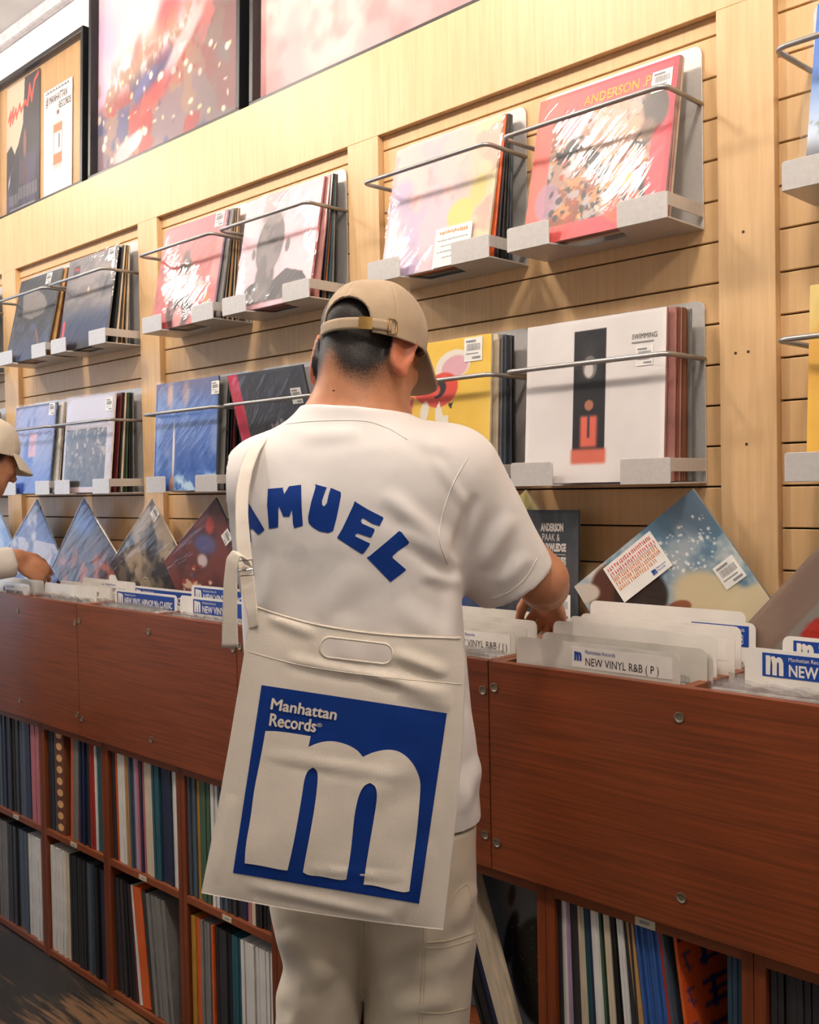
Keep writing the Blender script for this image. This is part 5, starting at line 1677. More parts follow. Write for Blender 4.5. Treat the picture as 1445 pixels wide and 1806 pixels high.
def add_head(Fd, Hc, yaw, pitch, k=1.0):
    """Skull, jaw, face and ears around the point between the ears."""
    hr, hf, hu = head_axes(yaw, pitch)

    def P(r_, f_, u_):
        return Hc + (hr * r_ + hf * f_ + hu * u_) * k
    M = np.stack([hr, hf, hu])
    Fd.ell(P(0, 0.006, 0.020), np.array([0.071, 0.090, 0.078]) * k, M, 0.01)
    Fd.ell(P(0, 0.044, -0.055), np.array([0.063, 0.062, 0.074]) * k, M, 0.03)
    Fd.ell(P(0, 0.070, -0.088), np.array([0.028, 0.024, 0.022]) * k, M, 0.03)
    for s in (-1, 1):
        Fd.cone(P(0.055 * s, 0.010, -0.055), P(0.02 * s, 0.075, -0.092), 0.016, 0.014, 0.025)
        Fd.ell(P(0.036 * s, 0.082, -0.022), np.array([0.020, 0.018, 0.016]) * k, M, 0.02)
        Fd.ell(P(0.031 * s, 0.094, 0.004), np.array([0.012, 0.010, 0.009]) * k, M, 0.006)
        Fd.cone(P(0.012 * s, 0.103, 0.020), P(0.045 * s, 0.090, 0.018), 0.007, 0.006, 0.012)
        # ear: rim, bowl and lobe, standing a little away from the head
        tilt = 0.52
        en = hr * s * math.cos(tilt) - hf * math.sin(tilt) * 1.0
        en = en / np.linalg.norm(en)
        ef = hf * math.cos(tilt) + hr * s * math.sin(tilt) * 0.6
        ef = ef - en * (ef @ en)
        ef /= np.linalg.norm(ef)
        eu = np.cross(en, ef) * 1.0
        if eu @ hu < 0:
            eu = -eu
        EM = np.stack([en, ef, eu])
        ec = P(0.080 * s, -0.004, -0.021) - hf * 0.004
        Fd.ell(ec, np.array([0.0080, 0.022, 0.037]) * k, EM, 0.006)
        Fd.ell(ec + en * 0.007 + ef * 0.003 + eu * 0.003, np.array([0.0080, 0.013, 0.025]) * k, EM, 0.004, sub=True)
        rim = []
        for q in range(0, 11):
            a_ = R(-60 + 24 * q)
            rim.append(ec + en * 0.004 + ef * (-0.0165 * math.sin(a_ + 0.35)) + eu * (0.030 * math.cos(a_ + 0.35)))
        rim = [ec + en * 0.004 + ef * (0.0205 * math.cos(R(t_))) + eu * (0.036 * math.sin(R(t_))) for t_ in range(20, 271, 25)]
        for a_, b_ in zip(rim[:-1], rim[1:]):
            Fd.cone(a_, b_, 0.0042, 0.0042, 0.004)
        Fd.ell(ec - eu * 0.034 + ef * 0.006, np.array([0.006, 0.010, 0.012]) * k, EM, 0.006)
    Fd.cone(P(0, 0.100, 0.006), P(0, 0.122, -0.030), 0.008, 0.011, 0.01)
    for s in (-1, 1):
        Fd.ell(P(0.012 * s, 0.108, -0.034), np.array([0.009, 0.010, 0.008]) * k, M, 0.008)
    Fd.cone(P(-0.018, 0.092, -0.058), P(0.018, 0.092, -0.058), 0.007, 0.007, 0.008)
    Fd.cone(P(-0.015, 0.090, -0.068), P(0.015, 0.090, -0.068), 0.007, 0.007, 0.008)
    return hr, hf, hu


def hair_mask(V, Hc, ax, nape=-0.098, fade=0.038):
    hr, hf, hu = ax
    p = V - Hc
    r_, f_, u_ = p @ hr, p @ hf, p @ hu
    nz = noise3(V, 40, 5) * 0.012
    back = 1 - sm(f_, -0.005, 0.03)
    line = nape + 0.034 * np.exp(-((r_ + 0.012) / 0.022) ** 2) + 0.045 * sm(r_, 0.042, 0.075) + nz
    hb = back * sm(u_, line - fade * 0.5, line + fade)
    front = (1 - sm(f_, 0.035, 0.055)) * sm(np.abs(r_), 0.045, 0.055)
    hs = front * sm(u_, -0.035 + nz, 0.005)
    top = sm(u_, 0.045, 0.06)
    near = (np.abs(r_) < 0.13) & (np.abs(f_) < 0.16) & (u_ > -0.13) & (u_ < 0.15)
    ear = (np.abs(r_) > 0.0735) & (np.abs(f_ + 0.008) < 0.044) & (u_ < 0.045) & (u_ > -0.072)
    m_ = np.maximum(np.maximum(hb, hs), top) * near
    m_[ear] = 0
    red = (ear & near).astype(float)
    return np.stack([m_, red * 0.9, m_ * 0, m_ * 0 + 1], 1)


def grid_faces(nu, nv, wrap=False):
    """Quads of an nu x nv vertex grid."""
    i, j = np.meshgrid(np.arange(nu if wrap else nu - 1), np.arange(nv - 1), indexing='ij')
    a = i * nv + j
    b = ((i + 1) % nu) * nv + j
    return np.stack([a, b, b + 1, a + 1], -1).reshape(-1, 4)


def shell(V, Q, th, N=None):
    """Gives an open sheet a thickness."""
    V, Q = np.asarray(V, float), np.asarray(Q)
    N = normals(V, Q) if N is None else N
    E = np.concatenate([Q[:, [k, (k + 1) % 4]] for k in range(4)])
    key = {}
    for a, b in E:
        key[(a, b)] = True
    rim = [(a, b) for (a, b) in key if (b, a) not in key]
    n = len(V)
    S = np.array([(b, a, a + n, b + n) for a, b in rim]).reshape(-1, 4)
    return np.concatenate([V, V - N * th]), np.concatenate([Q, Q[:, ::-1] + n, S.astype(int)])


def ribbon(FR, left, right, th=0.002):
    """Strap given by pairs of edge points (px, py, d)."""
    A, B = [], []

    def dense(P):
        P = np.array(P, float)
        s = np.linspace(0, len(P) - 1, (len(P) - 1) * 8 + 1)
        out = np.stack([np.interp(s, np.arange(len(P)), P[:, k]) for k in range(3)], 1)
        ker = np.hanning(7)[1:-1]
        ker /= ker.sum()
        for k in range(3):
            o = np.convolve(np.pad(out[:, k], 2, 'edge'), ker, 'valid')
            o[0], o[-1] = out[0, k], out[-1, k]
            out[:, k] = o
        return out
    l, r_ = dense(left), dense(right)
    V = []
    for a, b in zip(l, r_):
        for t in (0, 0.08, 0.5, 0.92, 1):
            q = a * (1 - t) + b * t
            V.append(FR.L(q[0], q[1], q[2]))
    V = FR.W(np.array(V))
    Q = grid_faces(len(l), 5)
    N = normals(V, Q)
    if (N @ (-fh)).mean() < 0:
        Q = Q[:, ::-1]
    return shell(V, Q, th)


def cap(parent, FR, Oc, yaw, pitch, cm, im, s=1.0, droop=40, brim_len=0.072, metal=None, opening=True):
    """Six-panel cap: crown with rear opening and strap, brim, button."""
    hr, hf, hu = head_axes(yaw, pitch)
    a, b, c = 0.0835 * s, 0.1015 * s, 0.090 * s

    def S(phi, th, off=0.0):
        ct, st = np.cos(th), np.sin(th)
        ct = np.sign(ct) * np.abs(ct) ** 0.85
        low = np.where(th < 0, th * 0.10 * (1 + 0.25 * np.sin(phi) ** 2), 0)
        ct = np.where(th < 0, 1.0, ct)
        r_ = (a + off) * np.sin(phi) * ct
        f_ = (b + off) * np.cos(phi) * ct
        u_ = np.where(th < 0, low, (c + off) * st)
        seam = 0.0
        return Oc + np.outer(r_, hr) + np.outer(f_, hf) + np.outer(u_, hu)
    nu, nv = 288, 96
    ph = np.arange(nu) * 2 * math.pi / nu
    th = np.linspace(-0.18, math.pi / 2 - 0.02, nv)
    PH, TH_ = [x.ravel() for x in np.meshgrid(ph, th, indexing='ij')]
    V = S(PH, TH_)
    seams = np.exp(-((((PH + math.pi / 6) % (math.pi / 3)) - math.pi / 6) / 0.018) ** 2)
    ctr = Oc + hu * 0.01
    out = (V - ctr) / np.linalg.norm(V - ctr, axis=1)[:, None]
    V = V + out * (0.0022 * noise3(V, 22, 3) * 2 - 0.0012 * seams)[:, None]
    Q = grid_faces(nu, nv, True)
    if opening:
        cp = (PH[Q].mean(1) if False else (PH[Q[:, 0]] + math.pi / nu)) - math.pi
        ct_ = TH_[Q].mean(1)
        inside = (np.abs(cp) / 0.58) ** 2 + ((ct_ - 0.0) / 0.46) ** 2 < 1
        inside &= ct_ > 0.02
        low = (np.abs(cp) < 0.62) & (ct_ <= 0.02)
        Q = Q[~(inside | low)]
    Vs, Qs = shell(FR.W(V), Q, 0.0025)
    wplace('crown', Vs, Qs, cm, parent)
    # closed top
    top = FR.W(S(np.linspace(0, 2 * math.pi, 17)[:-1], np.full(16, math.pi / 2 - 0.03), 0.0015))
    bt = MB()
    cc = FR.W((Oc + hu * (c + 0.004))[None])[0]
    bt.add([tuple(p) for p in top] + [tuple(cc)], [(i, (i + 1) % 16, 16) for i in range(16)])
    place('button', fast_mesh('button', np.array(bt.v) - np.array(parent.location), np.array(bt.f), cm), parent)
    # brim
    nu2, nv2 = 49, 17
    ph2 = np.linspace(-1.0, 1.0, nu2)
    V = []
    for p in ph2:
        base = S(np.array([p]), np.array([-0.08]))[0]
        Lb = brim_len * s * (np.cos(p * 1.25) ** 0.6 if abs(p) < 1.25 else 0)
        for t in np.linspace(0, 1, nv2):
            dr = R(droop) * (0.75 + 0.25 * t)
            side = -0.030 * t * (np.sin(p)) ** 2
            V.append(base + hf * Lb * t * math.cos(dr) - hu * (Lb * t * math.sin(dr) - side) + hr * np.sin(p) * 0.010 * t)
    Qb = grid_faces(nu2, nv2)
    Vw = FR.W(np.array(V))
    N = normals(Vw, Qb)
    if N[:, 2].mean() < 0:
        Qb = Qb[:, ::-1]
    Vs, Qs = shell(Vw, Qb, 0.003)
    wplace('brim', Vs, Qs, cm, parent)
    if opening:
        # strap across the rear opening, piping round the arch, buckle
        pp = np.linspace(math.pi - 0.78, math.pi + 0.78, 40)
        V = []
        for p in pp:
            base = S(np.array([p]), np.array([0.0]), 0.0032)[0]
            for u in (-0.016, -0.012, -0.002, 0.002):
                V.append(base + hu * u)
        Qs_ = grid_faces(40, 4)
        Vw = FR.W(np.array(V))
        N = normals(Vw, Qs_)
        if (N @ (-fh)).mean() < 0:
            Qs_ = Qs_[:, ::-1]
        Vs, Qs = shell(Vw, Qs_, 0.003)
        wplace('strap', Vs, Qs, cm, parent)
        arch = [S(np.array([math.pi + 0.58 * math.cos(q)]), np.array([0.02 + 0.45 * math.sin(q)]), 0.0008)[0] for q in np.linspace(0, math.pi, 40)]
        mb = MB().tube([tuple(p) for p in FR.W(np.array(arch))], 0.0017, 6)
        place('piping', fast_mesh('piping', np.array(mb.v) - np.array(parent.location), np.array([f_ for f_ in mb.f if len(f_) == 4]), cm), parent)
        if metal is not None:
            pb = math.pi - 0.50
            V = []
            for p in np.linspace(pb - 0.10, pb + 0.13, 8):
                base = S(np.array([p]), np.array([0.0]), 0.0062)[0]
                for u in (-0.0165, -0.0155, -0.007, 0.0015, 0.0025):
                    V.append(base + hu * u)
            Qs_ = grid_faces(8, 5)
            Vw = FR.W(np.array(V))
            if (normals(Vw, Qs_) @ (-fh)).mean() < 0:
                Qs_ = Qs_[:, ::-1]
            Vs, Qs = shell(Vw, Qs_, 0.003)
            wplace('buckle', Vs, Qs, metal, parent, False)
            pb = math.pi - 0.95
            lp = [(-0.006, -0.019), (0.004, -0.019), (0.008, -0.015), (0.008, 0.001), (0.004, 0.004), (-0.006, 0.004)]
            pts = [S(np.array([pb - x / 0.09]), np.array([0.0]), 0.0052)[0] + hu * z for x, z in lp]
            mb = MB().tube([tuple(p) for p in FR.W(np.array(pts))], 0.0013, 6, closed=True)
            place('strap_slot', fast_mesh('strap_slot', np.array(mb.v) - np.array(parent.location), np.array(mb.f), metal), parent)
            # strap tail between buckle and slot
            V = []
            for p in np.linspace(math.pi - 0.95, math.pi - 0.55, 12):
                base = S(np.array([p]), np.array([0.0]), 0.0048)[0]
                for u in (-0.015, -0.011, -0.003, 0.001):
                    V.append(base + hu * u)
            Qs_ = grid_faces(12, 4)
            Vw = FR.W(np.array(V))
            if (normals(Vw, Qs_) @ (-fh)).mean() < 0:
                Qs_ = Qs_[:, ::-1]
            Vs, Qs = shell(Vw, Qs_, 0.002)
            wplace('strap_tail', Vs, Qs, cm, parent)
    return hr, hf, hu


def hand(Fd, wrist, palm_dir, thumb_side, back, curl=(25, 30, 20), size=1.0, spread=0.018, thumb_out=0.9):
    """Palm, four bent fingers of different lengths and a thumb from the palm's side."""
    pd = np.array(palm_dir, float)
    pd /= np.linalg.norm(pd)
    bk = np.array(back, float)
    bk = bk - pd * (bk @ pd)
    bk /= np.linalg.norm(bk)
    ts = np.cross(pd, bk)
    if ts @ np.array(thumb_side, float) < 0:
        ts = -ts
    w = np.array(wrist, float)
    pc = w + pd * 0.085 * size
    Fd.cone(w, w + pd * 0.05 * size, 0.027 * size, 0.034 * size, 0.02, flat=(bk, 0.55))
    Fd.cone(w + pd * 0.045 * size + ts * 0.012, pc + ts * 0.014, 0.026 * size, 0.026 * size, 0.015, flat=(bk, 0.55))
    Fd.cone(w + pd * 0.045 * size - ts * 0.014, pc - ts * 0.018, 0.024 * size, 0.022 * size, 0.015, flat=(bk, 0.55))
    for i, (off, ln, r_) in enumerate(((0.030, 0.072, 0.0088), (0.010, 0.080, 0.0092), (-0.010, 0.074, 0.0087), (-0.029, 0.058, 0.0078))):
        base = pc + ts * off * size - pd * (0.004 if i in (1, 2) else 0.010)
        ang = 0.0
        p = base
        seg = [0.46, 0.31, 0.23]
        for j in range(3):
            ang += R(curl[j] + (4 * i))
            d = pd * math.cos(ang) - bk * math.sin(ang) + ts * (0.10 - 0.065 * i) * (1 if j == 0 else 0.3)
            d /= np.linalg.norm(d)
            q = p + d * ln * seg[j] * size
            Fd.cone(p, q, r_ * (1 - 0.08 * j) * size, r_ * (0.94 - 0.1 * j) * size, 0.004 if j else 0.008)
            p = q
    tb = w + pd * 0.022 * size + ts * 0.022 * size
    t1 = tb + (pd * 0.028 + ts * 0.024 * thumb_out - bk * 0.012) * size
    t2 = t1 + (pd * 0.030 + ts * 0.008 * thumb_out - bk * 0.014) * size
    t3 = t2 + (pd * 0.024 - ts * 0.002 - bk * 0.012) * size
    Fd.cone(tb, t1, 0.016 * size, 0.012 * size, 0.014)
    Fd.cone(t1, t2, 0.0115 * size, 0.0105 * size, 0.004)
    Fd.cone(t2, t3, 0.0105 * size, 0.0085 * size, 0.004)


# ---------------- the man in the tan cap
FR = Frame(1.60)
L = FR.L
base = FR.W(np.array([[L(640, 1806)[0], 0.0, FLOOR_Z]]))[0]
man = thing('person', 'person in white lettered t-shirt and tan cap browsing the bins', 'person', tuple(base))

HC = L(643, 607, 0.035)
HYAW, HPITCH = 30, 20
Fd = Field(L(395, 1260, -0.2) - np.array([0.0, 0.05, 0.0]), np.array([L(1040, 500, 0.45)[0], 0.48, 1.70]), 0.0038)
AX = add_head(Fd, HC, HYAW, HPITCH)
hr, hf, hu = AX
# neck and shoulders
Fd.cone(L(618, 770, 0.016), HC - hu * 0.05 - hf * 0.016, 0.060, 0.056, 0.03)
Fd.cone(L(545, 800, 0.03), L(600, 725, 0.020), 0.040, 0.036, 0.03)
Fd.cone(L(720, 800, 0.04), L(660, 725, 0.034), 0.040, 0.036, 0.03)
Fd.cone(L(500, 840, 0.03), L(765, 840, 0.04), 0.050, 0.050, 0.03)
Fd.ell(L(620, 930, 0.0), (0.13, 0.085, 0.20), None, 0.05)
Fd.ell(L(625, 1130, 0.0), (0.125, 0.085, 0.18), None, 0.05)
# right arm
SHR, ELR, WRR = L(790, 835, 0.03), L(956, 1022, 0.10), L(966, 1046, 0.285)
Fd.cone(SHR, ELR, 0.052, 0.040, 0.03)
Fd.cone(ELR, (ELR * 0.55 + WRR * 0.45), 0.041, 0.039, 0.02)
Fd.cone((ELR * 0.55 + WRR * 0.45), WRR, 0.039, 0.027, 0.02)
hand(Fd, WRR, L(972, 1092, 0.36) - WRR, (-1, 0, 0.15), (0.15, -0.6, 0.8), curl=(34, 26, 18))
# left arm, mostly hidden in front of the body
SHL, ELL, WRL = L(468, 835, 0.02), L(462, 1030, 0.13), L(640, 1060, 0.30)
Fd.cone(SHL, ELL, 0.052, 0.040, 0.03)
Fd.cone(ELL, WRL, 0.040, 0.026, 0.02)
hand(Fd, WRL, (0.5, 0.75, -0.35), (0.7, -0.5, 0.2), (0, -0.3, 0.9), curl=(22, 26, 18))
V, Q = Fd.mesh(2)
attr = hair_mask(V, HC, AX)
attr[:, 1] = np.maximum(attr[:, 1], 0.35 * (1 - sm(np.linalg.norm(V - L(985, 1100, 0.36), axis=1), 0.03, 0.08)))
body = wplace('body', FR.W(V), Q, SKIN, man, True, attr)
del Fd
body_bvh = BVHTree.FromPolygons([Vector(v) for v in FR.W(V)], [tuple(int(i) for i in f_) for f_ in Q])
# t-shirt
tee = cloth('tee_white', (0.89, 0.868, 0.855), 0.9, 0.015, 1400, 0.15, 0.08)
Fd = Field(L(400, 1530, -0.2) - np.array([0.02, 0.03, 0]), np.array([L(985, 690, 0.2)[0], 0.30, 1.50]), 0.0052)
rows = [(1520, 448, 846, 0.128, 0.0), (1420, 442, 848, 0.130, 0.0), (1280, 438, 834, 0.126, 0.0), (1160, 434, 822, 0.122, 0.0), (1060, 430, 813, 0.124, 0.0), (1000, 427, 809, 0.128, 0.0), (950, 425, 812, 0.132, 0.002),
        (880, 424, 818, 0.132, 0.006), (830, 434, 820, 0.126, 0.010), (795, 450, 806, 0.118, 0.012), (770, 470, 775, 0.106, 0.014), (748, 496, 742, 0.096, 0.016), (732, 516, 722, 0.089, 0.016), (716, 530, 708, 0.084, 0.016), (690, 536, 702, 0.082, 0.016)]
zs, cx, cy, aa, bb = [], [], [], [], []
for y, x0, x1, dep, dc in rows:
    p, q = L(x0, y, dc), L(x1, y, dc)
    zs.append((p[2] + q[2]) / 2)
    cx.append((p[0] + q[0]) / 2)
    cy.append(dc)
    aa.append((q[0] - p[0]) / 2)
    bb.append(dep)
ztop = L(640, 716, -0.05)[2]
Fd.loft(zs, cx, cy, aa, bb, 2.35, 0.02, zt=(ztop + 0.004 - 0.012, -0.10, 0.0), zb=(L(640, 1492)[2], 0.02, 0.0))
Fd.cone(L(792, 845, 0.03), L(908, 1024, 0.085), 0.088, 0.072, 0.045, cut=0.004)
Fd.cone(L(468, 850, 0.02), L(462, 1000, 0.115), 0.070, 0.064, 0.045, cut=0.004)
Fd.cone(L(618, 770, 0.016), HC - hu * 0.04 - hf * 0.010, 0.064, 0.062, 0.004, sub=True)
V, Q = Fd.mesh(3)
Nl = normals(V, Q)
Vw = FR.W(V)
px, py = pix(Vw)
face = sm(-Nl[:, 1], -0.2, 0.3)
tee_folds = [(676, 868, 806, 985, 16, 0.007), (700, 930, 812, 1005, 13, 0.006), (742, 1010, 815, 1030, 12, 0.004), (640, 1000, 560, 1090, 26, 0.004), (520, 770, 640, 762, 14, 0.003), (500, 960, 470, 1080, 22, 0.004),
             (840, 870, 800, 985, 12, -0.006), (905, 905, 850, 1005, 16, 0.006), (940, 975, 880, 1035, 14, 0.004), (700, 1060, 800, 1150, 24, 0.005), (600, 1080, 620, 1200, 24, 0.005), (820, 1250, 850, 1400, 14, 0.006), (845, 1330, 815, 1440, 13, 0.006), (760, 800, 830, 905, 10, 0.0025), (540, 830, 500, 980, 40, 0.003),
             (805, 1000, 790, 1150, 14, 0.005), (715, 760, 790, 800, 12, 0.003)]
V = folds(V, Nl, px, py, tee_folds, face)
V = V + Nl * (0.0035 * noise3(V, 9, 4) + 0.0016 * noise3(V, 24, 9))[:, None]
tw = FR.W(V)
shirt = wplace('t_shirt', tw, Q, tee, man)
shirt_bvh = BVHTree.FromPolygons([Vector(v) for v in tw], [tuple(int(i) for i in f_) for f_ in Q])


def cast(bvh, x, y, eps):
    d = Vector(ray(x, y)).normalized()
    h_ = bvh.ray_cast(Vector(CAM), d)
    if h_[0] is None:
        return None
    n = h_[1]
    if n.dot(d) > 0:
        n = -n
    return np.array(h_[0] + n * eps)


def decal(name, polys, bvh, m, parent, eps=0.0009, step=9.0):
    """Flat print shapes drawn in picture coordinates, laid onto a surface."""
    for P in polys:
        bm = bmesh.new()
        vs = [bm.verts.new((x, y, 0)) for x, y in P]
        f_ = bm.faces.new(vs)
        f_.normal_update()
        bmesh.ops.triangulate(bm, faces=[f_])
        xs, ys = [p[0] for p in P], [p[1] for p in P]
        for k in range(int((max(xs) - min(xs)) / step)):
            bmesh.ops.bisect_plane(bm, geom=bm.verts[:] + bm.edges[:] + bm.faces[:], plane_co=(min(xs) + step * (k + 1), 0, 0), plane_no=(1, 0, 0))
        for k in range(int((max(ys) - min(ys)) / step)):
            bmesh.ops.bisect_plane(bm, geom=bm.verts[:] + bm.edges[:] + bm.faces[:], plane_co=(0, min(ys) + step * (k + 1), 0), plane_no=(0, 1, 0))
        bad = []
        off = wloc(parent)
        for v in bm.verts:
            h_ = cast(bvh, v.co.x, v.co.y, eps)
            if h_ is None:
                bad.append(v)
            else:
                v.co = h_ - off
        if bad:
            bmesh.ops.delete(bm, geom=bad, context='VERTS')
        for f_ in bm.faces:
            f_.normal_update()
            if f_.normal.dot(Vector(-cf)) < 0:
                f_.normal_flip()
        me = bpy.data.meshes.new(name)
        bm.to_mesh(me)
        bm.free()
        me.materials.append(m)
        me.polygons.foreach_set('use_smooth', [True] * len(me.polygons))
        place(name, me, parent)


print_blue = cloth('print_blue', (0.045, 0.20, 0.50), 0.75, 0.05, 1200, 0.12, 0.0, 0.0)


def zp(pts, ox, oy, k):
    return [(ox + x / k, oy + y / k) for x, y in pts]


LET = {
    'A': [(170, 190), (224, 206), (350, 416), (345, 426), (308, 453), (300, 450), (264, 409), (246, 418), (258, 498), (254, 508), (170, 520)],
    'M': [(375, 130), (482, 121), (479, 130), (490, 167), (523, 112), (609, 101), (612, 250), (620, 390), (560, 407), (552, 380), (545, 287), (540, 283), (526, 326), (483, 326), (455, 257), (449, 265), (447, 402), (382, 411), (376, 330), (369, 240)],
    'U': [(705, 97), (790, 120), (782, 137), (755, 215), (757, 245), (772, 253), (790, 230), (803, 170), (818, 122), (888, 152), (890, 178), (860, 330), (835, 425), (822, 432), (800, 441), (740, 430), (690, 400), (662, 370), (657, 330), (680, 220), (712, 112)],
    'E': [(988, 215), (1000, 226), (1080, 275), (1187, 330), (1189, 340), (1162, 392), (1110, 375), (1055, 339), (1040, 336), (1030, 358), (1040, 375), (1125, 412), (1128, 425), (1105, 470), (1095, 473), (1010, 444), (995, 448), (990, 465), (1095, 515), (1090, 530), (1050, 585), (1035, 588), (960, 540), (862, 475), (900, 410), (975, 250)],
    'L': [(1300, 428), (1318, 436), (1372, 505), (1365, 520), (1290, 570), (1255, 605), (1255, 618), (1350, 700), (1340, 712), (1240, 788), (1160, 705), (1072, 615), (1090, 605), (1180, 530), (1280, 445)]}
decal('mole', [[(589 + 2.6 * math.cos(q * math.pi / 4), 689 + 1.4 * math.sin(q * math.pi / 4)) for q in range(8)]], body_bvh, mat('mole_brown', (0.28, 0.17, 0.12), 0.6), man, 0.0006)
decal('printed_letter', [zp(v, 380, 830, 4.014) for v in LET.values()], shirt_bvh, print_blue, shirt)


def cord_on(name, pts, bvh, r_, m, parent, eps=0.0):
    """Thin seam laid on a surface along picture points."""
    P = np.array(pts, float)
    s = np.linspace(0, len(P) - 1, (len(P) - 1) * 6 + 1)
    D = np.stack([np.interp(s, np.arange(len(P)), P[:, k]) for k in (0, 1)], 1)
    ker = np.hanning(9)[1:-1]
    ker /= ker.sum()
    for k in (0, 1):
        o_ = np.convolve(np.pad(D[:, k], 3, 'edge'), ker, 'valid')
        D[1:-1, k] = o_[1:-1]
    W_ = [cast(bvh, x, y, eps) for x, y in D]
    W_ = [tuple(w - wloc(parent)) for w in W_ if w is not None]
    if len(W_) > 2:
        mb = MB().tube(W_, r_, 5)
        mb.build(name, m, parent, smooth=True)


cord_on('shoulder_seam', [(826, 806), (800, 850), (782, 900), (772, 950), (790, 995)], shirt_bvh, 0.0012, tee, shirt, 0.0)
cord_on('shoulder_seam', [(447, 812), (440, 850), (436, 905)], shirt_bvh, 0.0012, tee, shirt, 0.0)
cord_on('hem_stitch', [(947, 985), (930, 1018), (898, 1046), (866, 1056)], shirt_bvh, 0.0011, tee, shirt, 0.0)
cord_on('collar_seam', [(505, 748), (545, 743), (600, 741), (650, 742), (690, 757), (718, 775)], shirt_bvh, 0.0009, tee, shirt, 0.0)

# trousers
chino = cloth('trousers_sand', (0.84, 0.79, 0.71), 0.9, 0.025, 1100, 0.2, 0.10)
Fd = Field(np.array([L(455, 1500)[0], -0.20, FLOOR_Z - 0.01]), np.array([L(880, 1500)[0], 0.22, L(640, 1400)[2]]), 0.006)


def leg(rows, k):
    zs, cx, cy, aa, bb = [], [], [], [], []
    for y, x0, x1, dep, dc in rows:
        p, q = L(x0, y, dc), L(x1, y, dc)
        zs.append((p[2] + q[2]) / 2)
        cx.append((p[0] + q[0]) / 2)
        cy.append(dc)
        aa.append((q[0] - p[0]) / 2)
        bb.append(dep)
    Fd.loft(zs, cx, cy, aa, bb, 2.2, k)


leg([(2395, 506, 622, 0.085, 0.01), (2300, 498, 626, 0.085, 0.01), (2100, 495, 626, 0.085, 0.01), (1950, 492, 630, 0.088, 0.01), (1860, 490, 634, 0.092, 0.01), (1806, 488, 635, 0.094, 0.008), (1750, 486, 638, 0.097, 0.006), (1700, 496, 640, 0.100, 0.004), (1650, 488, 642, 0.104, 0.0), (1600, 479, 648, 0.108, 0.0), (1560, 474, 660, 0.112, 0.0), (1440, 470, 680, 0.112, 0.0)], 0.012)
leg([(2395, 662, 796, 0.085, 0.0), (2300, 658, 804, 0.085, 0.0), (2100, 652, 812, 0.085, 0.0), (1950, 648, 818, 0.088, 0.0), (1860, 646, 822, 0.092, 0.0), (1806, 645, 826, 0.094, 0.0), (1750, 644, 830, 0.097, 0.0), (1700, 642, 834, 0.100, 0.0), (1650, 640, 838, 0.104, 0.0), (1600, 632, 840, 0.108, 0.0), (1560, 622, 842, 0.112, 0.0), (1440, 610, 842, 0.112, 0.0)], 0.012)
V, Q = Fd.mesh(3)
Nl = normals(V, Q)
px, py = pix(FR.W(V))
face = sm(-Nl[:, 1], -0.4, 0.3)
V = folds(V, Nl, px, py, [(500, 1640, 590, 1730, 26, 0.008), (600, 1690, 500, 1780, 28, 0.008), (560, 1760, 500, 1830, 20, 0.006), (628, 1660, 600, 1800, 18, 0.006), (655, 1690, 780, 1640, 26, 0.007), (660, 1740, 760, 1700, 22, 0.005), (690, 1650, 680, 1800, 22, 0.004), (838, 1560, 800, 1640, 14, 0.006), (835, 1640, 790, 1720, 16, 0.005), (690, 1780, 800, 1760, 18, 0.006), (520, 1600, 620, 1640, 18, 0.005)], face)
V = V + Nl * (0.006 * noise3(V, 8, 14) + 0.002 * noise3(V, 22, 19))[:, None]
pw = FR.W(V)
trousers = wplace('trousers', pw, Q, chino, man)
pants_bvh = BVHTree.FromPolygons([Vector(v) for v in pw], [tuple(int(i) for i in f_) for f_ in Q])
seam_m = cloth('trouser_stitch', (0.80, 0.74, 0.64), 0.9, 0.02)
cord_on('seam', [(748, 1630), (745, 1700), (740, 1806), (738, 1850)], pants_bvh, 0.0010, seam_m, trousers)
cord_on('seam', [(752, 1630), (750, 1700), (746, 1806), (744, 1850)], pants_bvh, 0.0008, seam_m, trousers)
cord_on('seam', [(752, 1662), (790, 1660), (836, 1645)], pants_bvh, 0.0016, seam_m, trousers)
cord_on('seam', [(752, 1672), (790, 1671), (836, 1657)], pants_bvh, 0.0010, seam_m, trousers)
cord_on('seam', [(790, 1600), (806, 1570), (826, 1555), (832, 1600)], pants_bvh, 0.0010, seam_m, trousers)
cord_on('seam', [(740, 1785), (780, 1788), (824, 1778)], pants_bvh, 0.0012, seam_m, trousers)
cord_on('seam', [(642, 1625), (641, 1700), (640, 1806)], pants_bvh, 0.0008, seam_m, trousers)
# shoes
Fd = Field(np.array([L(455, 1500)[0], -0.22, FLOOR_Z - 0.01]), np.array([L(880, 1500)[0], 0.30, FLOOR_Z + 0.14]), 0.006)
for x in (562, 730):
    p = L(x, 2395, 0.0)
    p[2] = FLOOR_Z + 0.035
    Fd.cone(p - np.array([0, 0.06, 0]), p + np.array([0.03, 0.16, -0.005]), 0.045, 0.040, 0.02, flat=((0, 0, 1), 0.8))
    Fd.cone(p + np.array([0, -0.03, 0.01]), p + np.array([0, 0.0, 0.06]), 0.045, 0.045, 0.03)
V, Q = Fd.mesh(2)
V[:, 2] = np.maximum(V[:, 2], FLOOR_Z + 0.001)
wplace('shoes', FR.W(V), Q, mat('shoe_white', (0.8, 0.79, 0.77), 0.6), man)

